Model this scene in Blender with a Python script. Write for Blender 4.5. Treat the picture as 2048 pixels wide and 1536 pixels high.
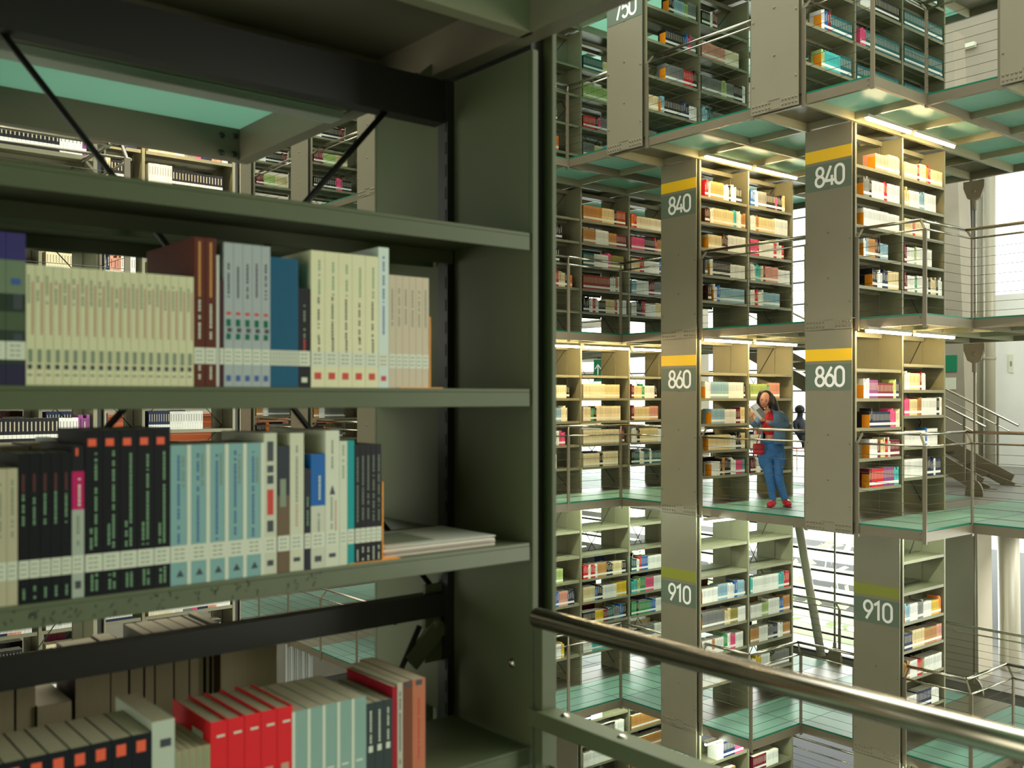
import bpy, math, random
from mathutils import Vector, Matrix
random.seed(7)
S = bpy.context.scene
for o in list(bpy.data.objects): bpy.data.objects.remove(o)
COL = S.collection
# ------------------------------------------------------------------ camera
F = 1976.0; HZ = 795.0; CR = (0.7727, -0.6347); CF = (0.6347, 0.7727)
cd = bpy.data.cameras.new('camera'); cam = bpy.data.objects.new('camera', cd); COL.objects.link(cam)
cam.location = (0, 0, 1.5); cam.rotation_euler = (math.pi/2, 0, -math.atan2(CF[0], CF[1]))
cd.sensor_width = 36; cd.lens = 36*F/2048; cd.shift_y = (HZ-768)/2048; cd.clip_start = .05
cd.dof.use_dof = True; cd.dof.focus_distance = 12.5; cd.dof.aperture_fstop = 5.0
S.camera = cam
# ------------------------------------------------------------------ light
S.view_settings.view_transform = 'Standard'; S.view_settings.look = 'None'
S.view_settings.gamma = 1; S.view_settings.exposure = 1.08
W = bpy.data.worlds.new('daylight'); S.world = W; W.use_nodes = True
bg = W.node_tree.nodes['Background']; bg.inputs[0].default_value = (.93, 1, .96, 1); bg.inputs[1].default_value = 1.0
def area(name, loc, rot, sx, sy, power, col):
    l = bpy.data.lights.new(name, 'AREA'); l.shape = 'RECTANGLE'; l.size = sx; l.size_y = sy; l.energy = power; l.color = col
    o = bpy.data.objects.new(name, l); COL.objects.link(o); o.location = loc; o.rotation_euler = rot; return o
area('skylight', (7.5, 9, 13.6), (0, 0, 0), 7, 22, 1500, (1, .99, .92))
area('back_fill_light', (15, -7.6, 2.5), (math.radians(90), 0, 0), 11, 13, 1700, (1, 1, .90))  # added fill out of view for the shelf fronts; no window in this wall
area('left_fill_light', (-11.2, 6, 2), (0, math.radians(-90), 0), 14, 24, 1500, (1, 1, .86))  # added fill out of view that brightens the end panels; the wall is solid
area('garden_daylight', (18.2, 16, -1.7), (0, math.radians(90), 0), 2.4, 14, 1100, (.97, 1, .95))
area('lower_hall_fill_light', (17.2, 2.5, -.6), (math.radians(0), math.radians(-30), 0), 1.5, 9, 500, (1, 1, .95))  # fill lamp added under the hall slab to brighten the lower concrete wall
area('window_daylight', (23.6, 18, 3.4), (0, math.radians(90), 0), 6.6, 15, 1800, (.95, 1, 1))

# ------------------------------------------------------------------ helpers
def lin(c):
    return tuple(((v/255)/12.92 if v/255 <= .04045 else ((v/255+.055)/1.055)**2.4) for v in c)
def mat(name, rgb, rough=.5, metal=0, spec=.5, noise=0, nscale=8, bump=0, stretch=None, trans=0, emit=None, estr=0):
    m = bpy.data.materials.new(name); m.use_nodes = True; nt = m.node_tree; N = nt.nodes; L = nt.links
    b = N['Principled BSDF']; c = lin(rgb) + (1,)
    b.inputs['Base Color'].default_value = c; b.inputs['Roughness'].default_value = rough
    b.inputs['Metallic'].default_value = metal; b.inputs['Specular IOR Level'].default_value = spec
    if noise or bump:
        tc = N.new('ShaderNodeTexCoord'); mp = N.new('ShaderNodeMapping'); no = N.new('ShaderNodeTexNoise')
        L.new(tc.outputs['Object'], mp.inputs[0]); L.new(mp.outputs[0], no.inputs['Vector'])
        if stretch: mp.inputs['Scale'].default_value = stretch
        no.inputs['Scale'].default_value = nscale; no.inputs['Detail'].default_value = 5
    if noise:
        mx = N.new('ShaderNodeMix'); mx.data_type = 'RGBA'
        mx.inputs[6].default_value = tuple(v*(1-noise) for v in c[:3]) + (1,)
        mx.inputs[7].default_value = tuple(min(1, v*(1+noise)) for v in c[:3]) + (1,)
        L.new(no.outputs[0], mx.inputs[0]); L.new(mx.outputs[2], b.inputs['Base Color'])
    if bump:
        bp = N.new('ShaderNodeBump'); bp.inputs['Strength'].default_value = bump; L.new(no.outputs[0], bp.inputs['Height']); L.new(bp.outputs[0], b.inputs['Normal'])
    if emit:
        b.inputs['Emission Color'].default_value = emit + (1,); b.inputs['Emission Strength'].default_value = estr
    if trans:
        tr = N.new('ShaderNodeBsdfTranslucent'); tr.inputs[0].default_value = c
        ms = N.new('ShaderNodeMixShader'); ms.inputs[0].default_value = trans
        L.new(b.outputs[0], ms.inputs[1]); L.new(tr.outputs[0], ms.inputs[2]); L.new(ms.outputs[0], N['Material Output'].inputs[0])
    return m
M = {}
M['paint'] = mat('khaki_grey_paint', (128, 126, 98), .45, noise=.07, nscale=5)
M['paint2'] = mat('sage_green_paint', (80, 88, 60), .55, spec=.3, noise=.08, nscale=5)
M['panel'] = mat('grey_panel_paint', (122, 118, 96), .42, noise=.06, nscale=3)
M['dark'] = mat('dark_steel', (30, 32, 25), .5)
M['beam'] = mat('taupe_beam_paint', (106, 99, 79), .4, noise=.12, nscale=4)
M['band'] = mat('green_sign_band', (92, 106, 88), .5)
M['yellow'] = mat('yellow_stripe', (236, 190, 14), .45)
M['olive'] = mat('olive_stripe', (128, 132, 44), .45)
M['numeral'] = mat('white_lettering', (240, 240, 232), .5)
M['steel'] = mat('brushed_steel', (184, 176, 156), .24, metal=1)
M['wire'] = mat('thin_cable_steel', (70, 68, 60), .4, metal=.6)
M['glass'] = mat('teal_frosted_floor_glass', (170, 206, 190), .34, spec=.35, noise=.08, nscale=1.3, trans=.55)
M['glassedge'] = mat('green_glass_edge', (30, 120, 92), .2, trans=.3)
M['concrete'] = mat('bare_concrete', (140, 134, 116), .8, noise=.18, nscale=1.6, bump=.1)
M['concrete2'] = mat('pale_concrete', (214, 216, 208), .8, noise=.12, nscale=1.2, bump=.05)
M['stone'] = mat('polished_grey_stone', (104, 102, 92), .38, noise=.2, nscale=2)
M['darkstone'] = mat('dark_slate_floor', (66, 68, 68), .35, noise=.45, nscale=.9)
M['wood'] = mat('orange_wood_boards', (176, 84, 42), .4, noise=.3, nscale=4, stretch=(.3, .3, 9))
M['plate'] = mat('brown_base_plate', (104, 100, 78), .4, noise=.1, nscale=3)
M['orange'] = mat('orange_plastic', (238, 150, 24), .45)
M['pages'] = mat('book_paper', (172, 158, 128), .9, noise=.12, nscale=60, stretch=(12, .3, .3))
M['label'] = mat('white_call_label', (200, 203, 182), .6)
M['white'] = mat('white_enamel', (225, 228, 222), .5, trans=.2)
M['lampbody'] = mat('lamp_housing', (150, 146, 126), .4)
M['diffuser'] = mat('unlit_diffuser', (196, 200, 182), .25, trans=.3)
M['warm'] = mat('warm_tube', (255, 240, 210), .5, emit=(1, .74, .40), estr=62)
M['cool'] = mat('cool_tube', (240, 255, 240), .5, emit=(.86, 1, .84), estr=46)
M['ink'] = mat('dark_print', (48, 56, 60), .6)
M['inkgrey'] = mat('grey_print', (120, 132, 108), .6)
M['inkpink'] = mat('pink_print', (182, 142, 118), .6)
M['inkred'] = mat('red_print', (190, 48, 36), .6)
M['inkgreen'] = mat('pale_green_print', (110, 150, 110), .6)
M['inkorange'] = mat('orange_red_print', (226, 88, 52), .6)
M['inkblue'] = mat('blue_print', (40, 80, 140), .6)
M['darkred'] = mat('dark_red_print', (84, 28, 26), .6)
M['deepteal'] = mat('deep_teal_seam', (0, 58, 84), .6)
M['gold'] = mat('gilt_print', (186, 128, 62), .4)
M['green_sign'] = mat('green_exit_sign', (0, 112, 74), .5)
def glassmat(name, rgb, rough):
    m = bpy.data.materials.new(name); m.use_nodes = True; b = m.node_tree.nodes['Principled BSDF']
    b.inputs['Base Color'].default_value = lin(rgb)+(1,); b.inputs['Transmission Weight'].default_value = 1; b.inputs['Roughness'].default_value = rough; b.inputs['IOR'].default_value = 1.2
    return m
M['louver'] = mat('frosted_louvre', (214, 222, 196), .4, noise=.3, nscale=2.2, trans=.55)
# one cover material: the colour of every face is stored with the book
bm_ = bpy.data.materials.new('book_cover'); bm_.use_nodes = True
at_ = bm_.node_tree.nodes.new('ShaderNodeAttribute'); at_.attribute_name = 'cover'
bm_.node_tree.links.new(at_.outputs['Color'], bm_.node_tree.nodes['Principled BSDF'].inputs['Base Color'])
bm_.node_tree.nodes['Principled BSDF'].inputs['Roughness'].default_value = .55
bm_.node_tree.nodes['Principled BSDF'].inputs['Specular IOR Level'].default_value = .22
M['cover'] = bm_

class MB:
    def __init__(s): s.v = []; s.f = []; s.c = []
    def box(s, x0, x1, y0, y1, z0, z1, c=None, cs=None):
        n = len(s.v)
        s.v += [(x0,y0,z0),(x1,y0,z0),(x1,y1,z0),(x0,y1,z0),(x0,y0,z1),(x1,y0,z1),(x1,y1,z1),(x0,y1,z1)]
        fs = [(0,3,2,1),(4,5,6,7),(0,1,5,4),(1,2,6,5),(2,3,7,6),(3,0,4,7)]
        for i, f in enumerate(fs): s.f.append(tuple(n+k for k in f)); s.c.append(cs[i] if cs else c)
        return s
    def quad(s, pts, c=None):
        n = len(s.v); s.v += [tuple(p) for p in pts]; s.f.append(tuple(range(n, n+len(pts)))); s.c.append(c); return s
    def bar(s, p, q, w, h=None, up=(0,0,1)):
        p = Vector(p); q = Vector(q); d = (q-p); h = h or w
        d.normalize(); u = Vector(up)
        if abs(d.dot(u)) > .95: u = Vector((1, 0, 0))
        a = d.cross(u).normalized()*w/2; b = a.cross(d).normalized()*h/2; n = len(s.v)
        for e in (p, q): s.v += [tuple(e-a-b), tuple(e+a-b), tuple(e+a+b), tuple(e-a+b)]
        for f in [(0,1,2,3),(7,6,5,4),(0,4,5,1),(1,5,6,2),(2,6,7,3),(3,7,4,0)]: s.f.append(tuple(n+k for k in f)); s.c.append(None)
        return s
    def tube(s, pts, r, seg=10, r2=None):
        pts = [Vector(p) for p in pts]; base = len(s.v); k = len(pts)
        for i, p in enumerate(pts):
            d = (pts[min(i+1, k-1)]-pts[max(i-1, 0)]).normalized()
            u = Vector((0, 0, 1)) if abs(d.z) < .95 else Vector((1, 0, 0))
            a = d.cross(u).normalized(); b = d.cross(a).normalized(); rr = r if r2 is None else r+(r2-r)*i/(k-1)
            for j in range(seg):
                t = 2*math.pi*j/seg; s.v.append(tuple(p+a*math.cos(t)*rr+b*math.sin(t)*rr))
        for i in range(k-1):
            for j in range(seg):
                s.f.append((base+i*seg+j, base+i*seg+(j+1) % seg, base+(i+1)*seg+(j+1) % seg, base+(i+1)*seg+j)); s.c.append(None)
        s.f.append(tuple(base+j for j in range(seg))[::-1]); s.c.append(None)
        s.f.append(tuple(base+(k-1)*seg+j for j in range(seg))); s.c.append(None)
        return s
    def dome(s, c, r, ax, seg=8):   # rivet or bolt head on a face whose outward direction is ax
        c = Vector(c); ax = Vector(ax).normalized(); u = Vector((0, 0, 1)) if abs(ax.z) < .9 else Vector((1, 0, 0))
        a = ax.cross(u).normalized(); b = ax.cross(a); n = len(s.v)
        for (rr, hh) in ((1, 0), (.75, .4)):
            for j in range(seg): t = 2*math.pi*j/seg; s.v.append(tuple(c+(a*math.cos(t)+b*math.sin(t))*r*rr+ax*r*hh))
        s.v.append(tuple(c+ax*r*.6))
        for j in range(seg):
            s.f.append((n+j, n+(j+1) % seg, n+seg+(j+1) % seg, n+seg+j)); s.c.append(None)
            s.f.append((n+seg+j, n+seg+(j+1) % seg, n+2*seg)); s.c.append(None)
        return s
    def build(s, name, m, parent=None, smooth=False, bevel=0):
        me = bpy.data.meshes.new(name); me.from_pydata(s.v, [], s.f); me.materials.append(m)
        if any(c is not None for c in s.c):
            at = me.color_attributes.new('cover', 'FLOAT_COLOR', 'CORNER'); buf = []
            for f, c in zip(s.f, s.c):
                for _ in f: buf += list(c or (.5, .5, .5))[:3]+[1]
            at.data.foreach_set('color', buf)
        if smooth:
            for p in me.polygons: p.use_smooth = len(p.vertices) == 4 or len(p.vertices) == 3
        me.update(); o = bpy.data.objects.new(name, me); COL.objects.link(o)
        if parent is not None: o.parent = parent; o.matrix_parent_inverse = Matrix.Translation(-Vector(parent.location)) if parent.type == 'EMPTY' and parent.rotation_euler.z == 0 else Matrix.Identity(4)
        if bevel:
            b = o.modifiers.new('bevel', 'BEVEL'); b.width = bevel; b.segments = 2; b.limit_method = 'ANGLE'
        return o
def tag(o, label=None, cat=None, group=None, kind=None):
    if label: o['label'] = label
    if cat: o['category'] = cat
    if group: o['group'] = group
    if kind: o['kind'] = kind
    return o
def empty(name, loc, label, cat, group=None):
    o = bpy.data.objects.new(name, None); COL.objects.link(o); o.location = loc; o.empty_display_size = .1
    return tag(o, label, cat, group)
def AB(px):
    r = (px-1024)/F; return r*CR[0]+CF[0], CF[1]+r*CR[1]
def xat(px, y): a, b = AB(px); return y*a/b
def tat(px, y): return y/AB(px)[1]
def zat(py, t): return 1.5-(py-HZ)*t/F
def proj(x, y, z):
    t = x*CF[0]+y*CF[1]; r = x*CR[0]+y*CR[1]
    return 1024+F*r/t, HZ-(z-1.5)*F/t, t

# ------------------------------------------------------------------ the grid of the building
MX = [8.515+1.0885*i for i in range(7)]       # bay lines across the void
YF = lambda k: 8.92+2.385*k                   # near face of shelf row k
DEP = .645
F750, F840, F860, F910, F970, FTOP = 4.93, 2.456, 0.0, -3.01, -5.47, 7.39
MID = lambda k: YF(k)+DEP+.87                 # middle of the aisle beyond row k

# setting ---------------------------------------------------------------
def struct(name, mb, m, **k):
    o = mb.build(name, m, **k); o['kind'] = 'structure'; return o
GZ = -8.0
struct('floor', MB().box(-12, 30, -8, 34, GZ-.2, GZ), M['darkstone'])
struct('floor_reading_hall', MB().box(14.95, 26, -4, 26, -.3, 0), M['stone'])
struct('wall_far', MB().box(-12, 30, 30, 30.4, GZ, 14), M['concrete'])
struct('wall_left', MB().box(-12, -11.6, -8, 30, GZ, 14), M['concrete'])
struct('wall_back', MB().box(-12, 30, -8.4, -8, GZ, 14), M['concrete'])
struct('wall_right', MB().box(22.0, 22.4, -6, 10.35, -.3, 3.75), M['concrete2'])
struct('wall_gallery', MB().box(23, 23.4, -6, 30, 7.5, 14), M['concrete'])
struct('ceiling', MB().box(-12, 3.0, -8, 34, 14, 14.2), M['concrete'])  # roof slab out of view, put in to darken the near side
struct('trim_1', MB().box(22.0, 22.5, -6, 30, 6.9, 7.5), M['concrete'])
# louvred windows below and beside the reading hall
def louvres(n, x, y0, y1, z0, z1, step):
    fr = MB()
    z = z0
    while z <= z1: fr.box(x, x+.05, y0, y1, z, z+.035); z += step
    y = y0
    while y <= y1+.01: fr.box(x+.01, x+.06, y-.03, y+.03, z0, z1); y += 2.6
    w = struct('window_%d' % n, fr, M['dark'])
    sl = MB(); z = z0+.05
    while z < z1-.05:
        sl.quad([(x+.5, y0, z+step*.15), (x+.5, y1, z+step*.15), (x+.72, y1, z+step*.72), (x+.72, y0, z+step*.72)])
        z += step
    sl.build('window_louvres', M['louver'], w)
louvres(1, 15.25, 8.65, 24, F910, -.35, .36)
louvres(2, 21.6, 10.4, 26, 0, 7.0, .55)
hedge = MB()
for i in range(700):
    x = 17.0+random.random()*.9; y = random.uniform(8.6, 26); z = random.uniform(F910, F910+1.9*(.6+.4*math.sin(y*1.3)))
    a = random.random()*6.28; b = random.random()*3; u = Vector((math.cos(a), math.sin(a), .3))*.16; v = Vector((-math.sin(a)*math.cos(b), math.cos(a)*math.cos(b), math.sin(b)))*.1; c = Vector((x, y, z))
    hedge.quad([c-u, c-v, c+u, c+v])
M['leaf'] = mat('hedge_leaf', (140, 164, 112), .6, trans=.4)
tag(hedge.build('hedge', M['leaf']), 'green hedge outside behind the lower louvred window', 'hedge', kind='stuff')
struct('floor_garden', MB().box(15.6, 30, -2, 30, F910-.3, F910-.05), M['stone'])

# ------------------------------------------------------------------ walkways
def walkway(label, z, segs, xend, group=None, sign=1, yrows=(), glassx=None):
    """segs: list of (y0, y1, xedge); the walkway runs from xedge to xend"""
    ymin = min(s[0] for s in segs); ymax = max(s[1] for s in segs)
    root = empty('glass_walkway', ((segs[0][2]), ymin, z-.13), label, 'walkway', 'steel and glass walkways')
    fr = MB(); T = z-.022; B = z-.13; bounds = {}
    rows = [(a, a+DEP) for a in yrows]
    for (y0, y1, xe) in segs:
        a, b = (xe, xend) if sign > 0 else (xend, xe)
        # breaks along y : row faces and aisle middles
        ys = {y0, y1}
        for (r0, r1) in rows:
            for v in (r0, r1, r0-.87):
                if y0 < v < y1: ys.add(v)
        ys = sorted(ys)
        n = max(1, round((b-a)/1.0885)); xs = [a+(b-a)*i/n for i in range(n+1)] if sign > 0 else [b-(b-a)*i/n for i in range(n+1)][::-1]
        for x in xs[1:-1]: fr.box(x-.02, x+.02, y0+.02, y1-.02, B+.02, T)
        for y in ys[1:-1]: fr.box(a+.04, b-.04, y-.02, y+.02, B, T)
        e = MB(); e.box(xe, xe+.05, y0+.021, y1-.021, B, T) if sign > 0 else e.box(xe-.05, xe, y0+.021, y1-.021, B, T)
        if sign > 0: MB().box(xend-.05, xend, y0+.021, y1-.021, B, T).build('edge_beam', M['beam'], root)
        for y in (y0, y1):
            a0, b0 = bounds.get(y, (a, b)); bounds[y] = (min(a, a0), max(b, b0))
        yy = y0+.06
        while yy < y1:
            if abs(((yy-y0) % 1.2)-.06) < .02:
                for zz in (B+.03, T-.02): e.dome((xe if sign > 0 else xe, yy, zz), .012, (-sign, 0, 0), 6)
            yy += 1.2
        e.build('edge_beam', M['beam'], root)
        for i in range(len(ys)-1):
            mid = (ys[i]+ys[i+1])/2; isrow = any(r0 <= mid <= r1 for (r0, r1) in rows)
            if isrow:
                MB().box(a+.01, b-.01, ys[i]+.004, ys[i+1]-.004, T, z).build('base_plate', M['plate'], root); continue
            wide = (ys[i+1]-ys[i])
            for j in range(len(xs)-1):
                g = MB().box(xs[j]+.004, xs[j+1]-.004, ys[i]+.004, ys[i+1]-.004, T, z)
                o = g.build('glass_panel', M['glass'], root); o.data.materials.append(M['glassedge'])
                for p in o.data.polygons:
                    if abs(p.normal.z) < .5: p.material_index = 1
    for y, (a, b) in bounds.items():
        MB().box(a+.003, b-.003, y-.02, y+.02, B-.001, T+.0005).build('edge_beam', M['beam'], root)
    fr.build('joists', M['paint'], root)
    return root
ks = range(-3, 6)
RY = [YF(k) for k in ks]
XE = 14.9
def railpts(z): pass
walkway('uppermost steel and glass walkway, above the shelf numbered 750', FTOP, [(1.0, 5.66, MX[2]), (5.66, 10.43, MX[1]), (10.43, 18.3, MX[0])], XE, yrows=RY)
walkway('steel and glass walkway under the 750 shelf with a stepped underside', F750, [(1.0, 5.66, MX[2]), (5.66, 10.43, MX[1]), (10.43, 20.7, MX[0])], XE, yrows=RY)
walkway('steel and glass walkway under the 840 shelves, above the reading woman', F840, [(1.0, 5.66, MX[3]), (5.66, 10.43, MX[2]), (10.43, 20.7, MX[0])], XE, yrows=RY)
walkway('steel and glass walkway under the 860 shelves with the reading woman on it', F860, [(1.0, 5.66, MX[3]), (5.66, 10.43, MX[2]), (10.43, 20.7, MX[0])], XE, yrows=RY)
walkway('steel and glass walkway under the 910 shelves, lowest across the void', F910, [(1.0, 5.66, MX[4]), (5.66, 8.05, MX[3]), (8.05, 10.43, MX[2]), (10.43, 20.7, MX[0])], XE, yrows=RY)
RN = [-.62, 1.765, 4.15, 6.535, 8.92, 11.305]
NE = 1.50
walkway('glass ceiling walkway directly over the near bookshelf', F840, [(-1.2, 3.28, NE)], -3.4, sign=-1, yrows=[1.72])
walkway('near glass floor walkway in front of the closest shelf', F860, [(-1.2, 3.28, NE)], -3.4, sign=-1, yrows=[1.765])
walkway('near side lower glass walkway seen below the near shelf', F910, [(8.05, 10.43, 2.66), (10.43, 13.4, 5.7)], -2.7, sign=-1, yrows=RN)
walkway('far left glass walkway seen through the lower shelf gap', F860-.0, [(8.05, 10.43, 2.66), (10.43, 12.9, 4.97)], -2.7, sign=-1, yrows=RN)
walkway('far left glass walkway seen through the upper shelf gap', F840, [(8.05, 10.43, 2.66), (10.43, 12.9, 4.97)], -2.7, sign=-1, yrows=RN)
walkway('far left glass walkway above the upper shelf gap', F750, [(8.05, 10.43, 2.66), (10.43, 12.9, 4.97)], -2.7, sign=-1, yrows=RN)

# ------------------------------------------------------------------ numerals
def arc(cx, cy, rx, ry, a0, a1, n=10):
    return [(cx+rx*math.cos(math.radians(a0+(a1-a0)*i/n)), cy+ry*math.sin(math.radians(a0+(a1-a0)*i/n))) for i in range(n+1)]
DG = {
 '0': [arc(.3, .7, .22, .24, 180, 0)+arc(.3, .3, .22, .24, 0, -180)+[(.08, .7)]],
 '1': [[(.12, .78), (.34, .94), (.34, .06)]],
 '4': [[(.36, .94), (.08, .28), (.54, .28)], [(.42, .5), (.42, .06)]],
 '5': [[(.48, .94), (.14, .94), (.12, .56)]+arc(.29, .34, .2, .28, 120, -150)],
 '6': [[(.4, .94), (.13, .48)]+arc(.3, .32, .22, .26, 150, 510, 18)],
 '7': [[(.06, .94), (.52, .94), (.24, .06)]],
 '8': [arc(.3, .73, .18, .21, 90, 450, 18), arc(.3, .29, .22, .23, 90, 450, 18)],
 '9': [[(.2, .06), (.47, .52)]+arc(.3, .68, .22, .26, -30, 330, 18)],
}
def numeral_mesh(ch, x, y, z, h, dirx=-1, w=.13):
    """digit on a plate facing -x; y runs to the reader's left"""
    mb = MB(); hw = w*h/2; lay = 0
    for st in DG[ch]:
        P = [Vector((0, y-p[0]*h, z+p[1]*h)) for p in st]; n = len(P); base = len(mb.v)
        P = [p for i, p in enumerate(P) if i == 0 or (p-P[i-1]).length > 1e-5]; n = len(P)
        for i, p in enumerate(P):
            d0 = (p-P[i-1]).normalized() if i else (P[1]-P[0]).normalized(); d1 = (P[i+1]-p).normalized() if i < n-1 else d0
            n0 = Vector((0, -d0.z, d0.y)); n1 = Vector((0, -d1.z, d1.y)); m_ = (n0+n1).normalized(); k = min(2.2, 1/max(.3, m_.dot(n0)))
            e = d0*(-hw*.2 if i == 0 else (hw*.2 if i == n-1 else 0)); lay += .00004
            for s in (-1, 1): v = p+m_*hw*k*s+e; mb.v.append((x-.001-lay, v.y, v.z))
        for i in range(n-1): mb.f.append((base+2*i, base+2*i+2, base+2*i+3, base+2*i+1)); mb.c.append(None)
    return mb

# ------------------------------------------------------------------ shelving
BOOKS = []     # every far book, as data
PAL = {'w': (232, 232, 222), 'c': (232, 218, 180), 'i': (222, 202, 150), 't': (50, 120, 120), 'T': (28, 92, 96), 'g': (40, 150, 90), 'G': (120, 122, 116), 'k': (34, 34, 38),
 'n': (30, 44, 78), 'b': (30, 98, 170), 'l': (140, 178, 192), 'r': (196, 32, 44), 'm': (112, 30, 48), 'p': (230, 84, 128), 'u': (130, 70, 120), 'y': (224, 186, 40), 'o': (230, 120, 30),
 'h': (188, 134, 72), 'd': (78, 46, 34), 's': (214, 150, 128), 'e': (164, 186, 110), 'a': (72, 178, 172), 'R': (158, 56, 28), 'v': (150, 140, 60)}
CN = {'w': 'white', 'c': 'cream', 'i': 'ivory', 't': 'teal', 'T': 'dark teal', 'g': 'green', 'G': 'grey', 'k': 'black', 'n': 'navy', 'b': 'blue', 'l': 'pale blue', 'r': 'red', 'm': 'maroon', 'p': 'pink',
 'u': 'purple', 'y': 'yellow', 'o': 'orange', 'h': 'tan', 'd': 'dark brown', 's': 'salmon', 'e': 'light green', 'a': 'turquoise', 'R': 'brick red', 'v': 'olive'}
ORD = ['', 'first', 'second', 'third', 'fourth', 'fifth', 'sixth', 'seventh', 'eighth', 'ninth', 'tenth', 'eleventh', 'twelfth', 'thirteenth', 'fourteenth', 'fifteenth', 'sixteenth', 'seventeenth', 'eighteenth', 'nineteenth', 'twentieth']
ORD += ['twenty-'+s for s in ORD[1:10]] + ['thirtieth'] + ['thirty-'+s for s in ORD[1:10]] + ['fortieth']
BE = []
def fill(spec, x0, x1, y, z, place, back=False):
    x = x0+.03; n = 0; first = True
    for tok in spec.split():
        ch = tok[0]; cnt = float(tok[1:]) if len(tok) > 1 else 1
        if ch == '_': x += cnt*(.066 if n == 0 else .042); continue
        if ch == 'O':
            BE.append((x, y, z, place)); x += .004; continue
        N = max(1, round(cnt*2.15)); h0 = random.uniform(.19, .235); uni = N >= 6
        wid = random.uniform(.026, .036); d0 = random.uniform(.13, .17)
        for _ in range(N):
            w = wid if uni else random.uniform(.02, .042); h = h0+random.uniform(-.002, .002) if uni else random.uniform(.185, .245)
            if x+w > x1-.02: return
            n += 1; c = PAL[ch]; j = 1+random.uniform(-.09, .09) if not uni else 1+random.uniform(-.03, .03)
            BOOKS.append(dict(x=x, w=w-.0015, h=h, d=d0 if uni else random.uniform(.12, .18), y=y, z=z, c=tuple(min(255, v*j) for v in c), n=n, ch=ch, place=place, back=back))
            x += w
def bookshelf(label, number, mods, k, z0, z1, zs, fills, stripe=None, numz=.70, end=-1, y0=None, place='', lamp=None, braces=True, mats='paint', zs2=None, backs=True, panelband=True, group=None):
    yf = YF(k) if y0 is None else y0; yb = yf+DEP
    xa, xb = mods[0], mods[-1]; top = z1-.135
    root = empty('bookshelf', (xa, yf, z0), label, 'bookshelf', group)
    P = M[mats]
    for i, x in enumerate(mods):
        s = 1 if i == 0 else (-1 if i == len(mods)-1 else 0)
        u = MB()
        xc = x+.012*s
        u.box(xc-.012, xc+.012, yf+.012, yb-.012, z0+.002, top)
        u.box(xc-.016, xc+.016, yf, yf+.012, z0+.002, top); u.box(xc-.016, xc+.016, yb-.012, yb, z0+.002, top)
        u.box(xc-.02, xc+.02, (yf+yb)/2-.012, (yf+yb)/2+.012, z0+.002, top)
        u.build('upright', P, root)
    for b in range(len(mods)-1):
        x0, x1 = mods[b]+.03, mods[b+1]-.03
        ZZ = zs if (zs2 is None or b == 0) else zs2
        for i, zr in enumerate(ZZ):
            z = z0+zr
            for (a, c) in ((yf+.004, yf+.30), (yb-.30, yb-.004)):
                sh = MB().box(x0, x1, a, c, z-.006, z).box(x0, x1, a, a+.003, z-.038, z-.006).box(x0, x1, c-.003, c, z-.038, z-.006)
                sh.build('shelf', P, root)
            if fills and b < len(fills) and i < len(fills[b]) and fills[b][i]:
                rel = 'lowest' if i == 0 else ORD[i+1]+' lowest'
                bay = ['left bay', 'right bay'][b] if len(mods) == 3 else (['left bay', 'middle bay', 'right bay'][b] if len(mods) == 4 else 'bay')
                fill(fills[b][i], x0, x1, yf+.012, z, '%s shelf, %s, %s' % (rel, bay, place))
                if backs:
                    fill('_%d %s%d %s%d' % (random.randint(0, 3), random.choice('kdwGm'), random.randint(3, 8), random.choice('kdnGi'), random.randint(3, 6)), x0, x1, yb-.02, z, '', back=True)
    if braces:
        br = MB(); ym = (yf+yb)/2
        for b in range(len(mods)-1):
            if len(mods) > 2 and b == 0: continue
            x0, x1 = mods[b]+.03, mods[b+1]-.03; zm = (z0+top)/2
            for (za, zb) in ((z0+.1, zm), (zm, top-.05)):
                br.bar((x0, ym, za), (x1, ym, zb), .008); br.bar((x0, ym, zb), (x1, ym, za), .008)
        br.build('cross_brace', M['dark'], root)
    tb = MB().box(xa+.03, xb-.03, yf+.28, yb-.28, top-.06, top)
    tb.build('top_rail', P, root)
    # cladding on the open end
    if end:
        xp = xa-.075 if end < 0 else xb+.063
        ep = MB().box(xp, xp+.012, yf, yb, z0-.13 if end < 0 else z0, z1-.135).build('end_panel', M['panel'] if mats == 'paint' else M['paint2'], root)
        st = MB().box(xp+.02 if end < 0 else xp-.05, xp+.06 if end < 0 else xp-.008, yf+.03, yb-.03, z0+.002, top).build('recessed_post', M['dark'], root)
        if end < 0:
            rv = MB()
            for i in range(14):
                if 5 <= i <= 7: continue
                for zz in (z0-.035, z0-.09): rv.dome((xp, yf+.03+i*(DEP-.06)/13, zz), .016, (-1, 0, 0), 8)
            rv.box(xp-.004, xp, yf+.25, yf+.41, z0-.012, z0-.006).box(xp-.004, xp, yf+.25, yf+.41, z0-.122, z0-.116)
            for zz in (.5, 1.05, 1.6):
                rv.dome((xp, yf+DEP*.5, z0+zz), .017, (-1, 0, 0), 6)
            for zz in (.2, .95):
                for yy in (yf+.03, yb-.03): rv.dome((xp, yy, z0+zz), .015, (-1, 0, 0), 6)
            rv.build('rivets', M['beam'], ep)
            if number:
                zc = z1-numz
                MB().box(xp-.0025, xp, yf+.002, yb-.002, zc-.165, zc+.155).build('sign_band', M['band'], ep)
                h = .26; yl = yf+DEP/2+.19
                for i, ch in enumerate(number): numeral_mesh(ch, xp-.0027, yl-i*.135, zc-.13, h).build('numeral', M['numeral'], ep)
                if stripe: MB().box(xp-.0025, xp, yf+.002, yb-.002, zc+.19, zc+.335).build('stripe', M[stripe], ep)
    return root
ZN = [.40, .76, 1.13, 1.49, 1.85]
Z86b = [.475, .87, 1.27, 1.60, 1.93]
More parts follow.
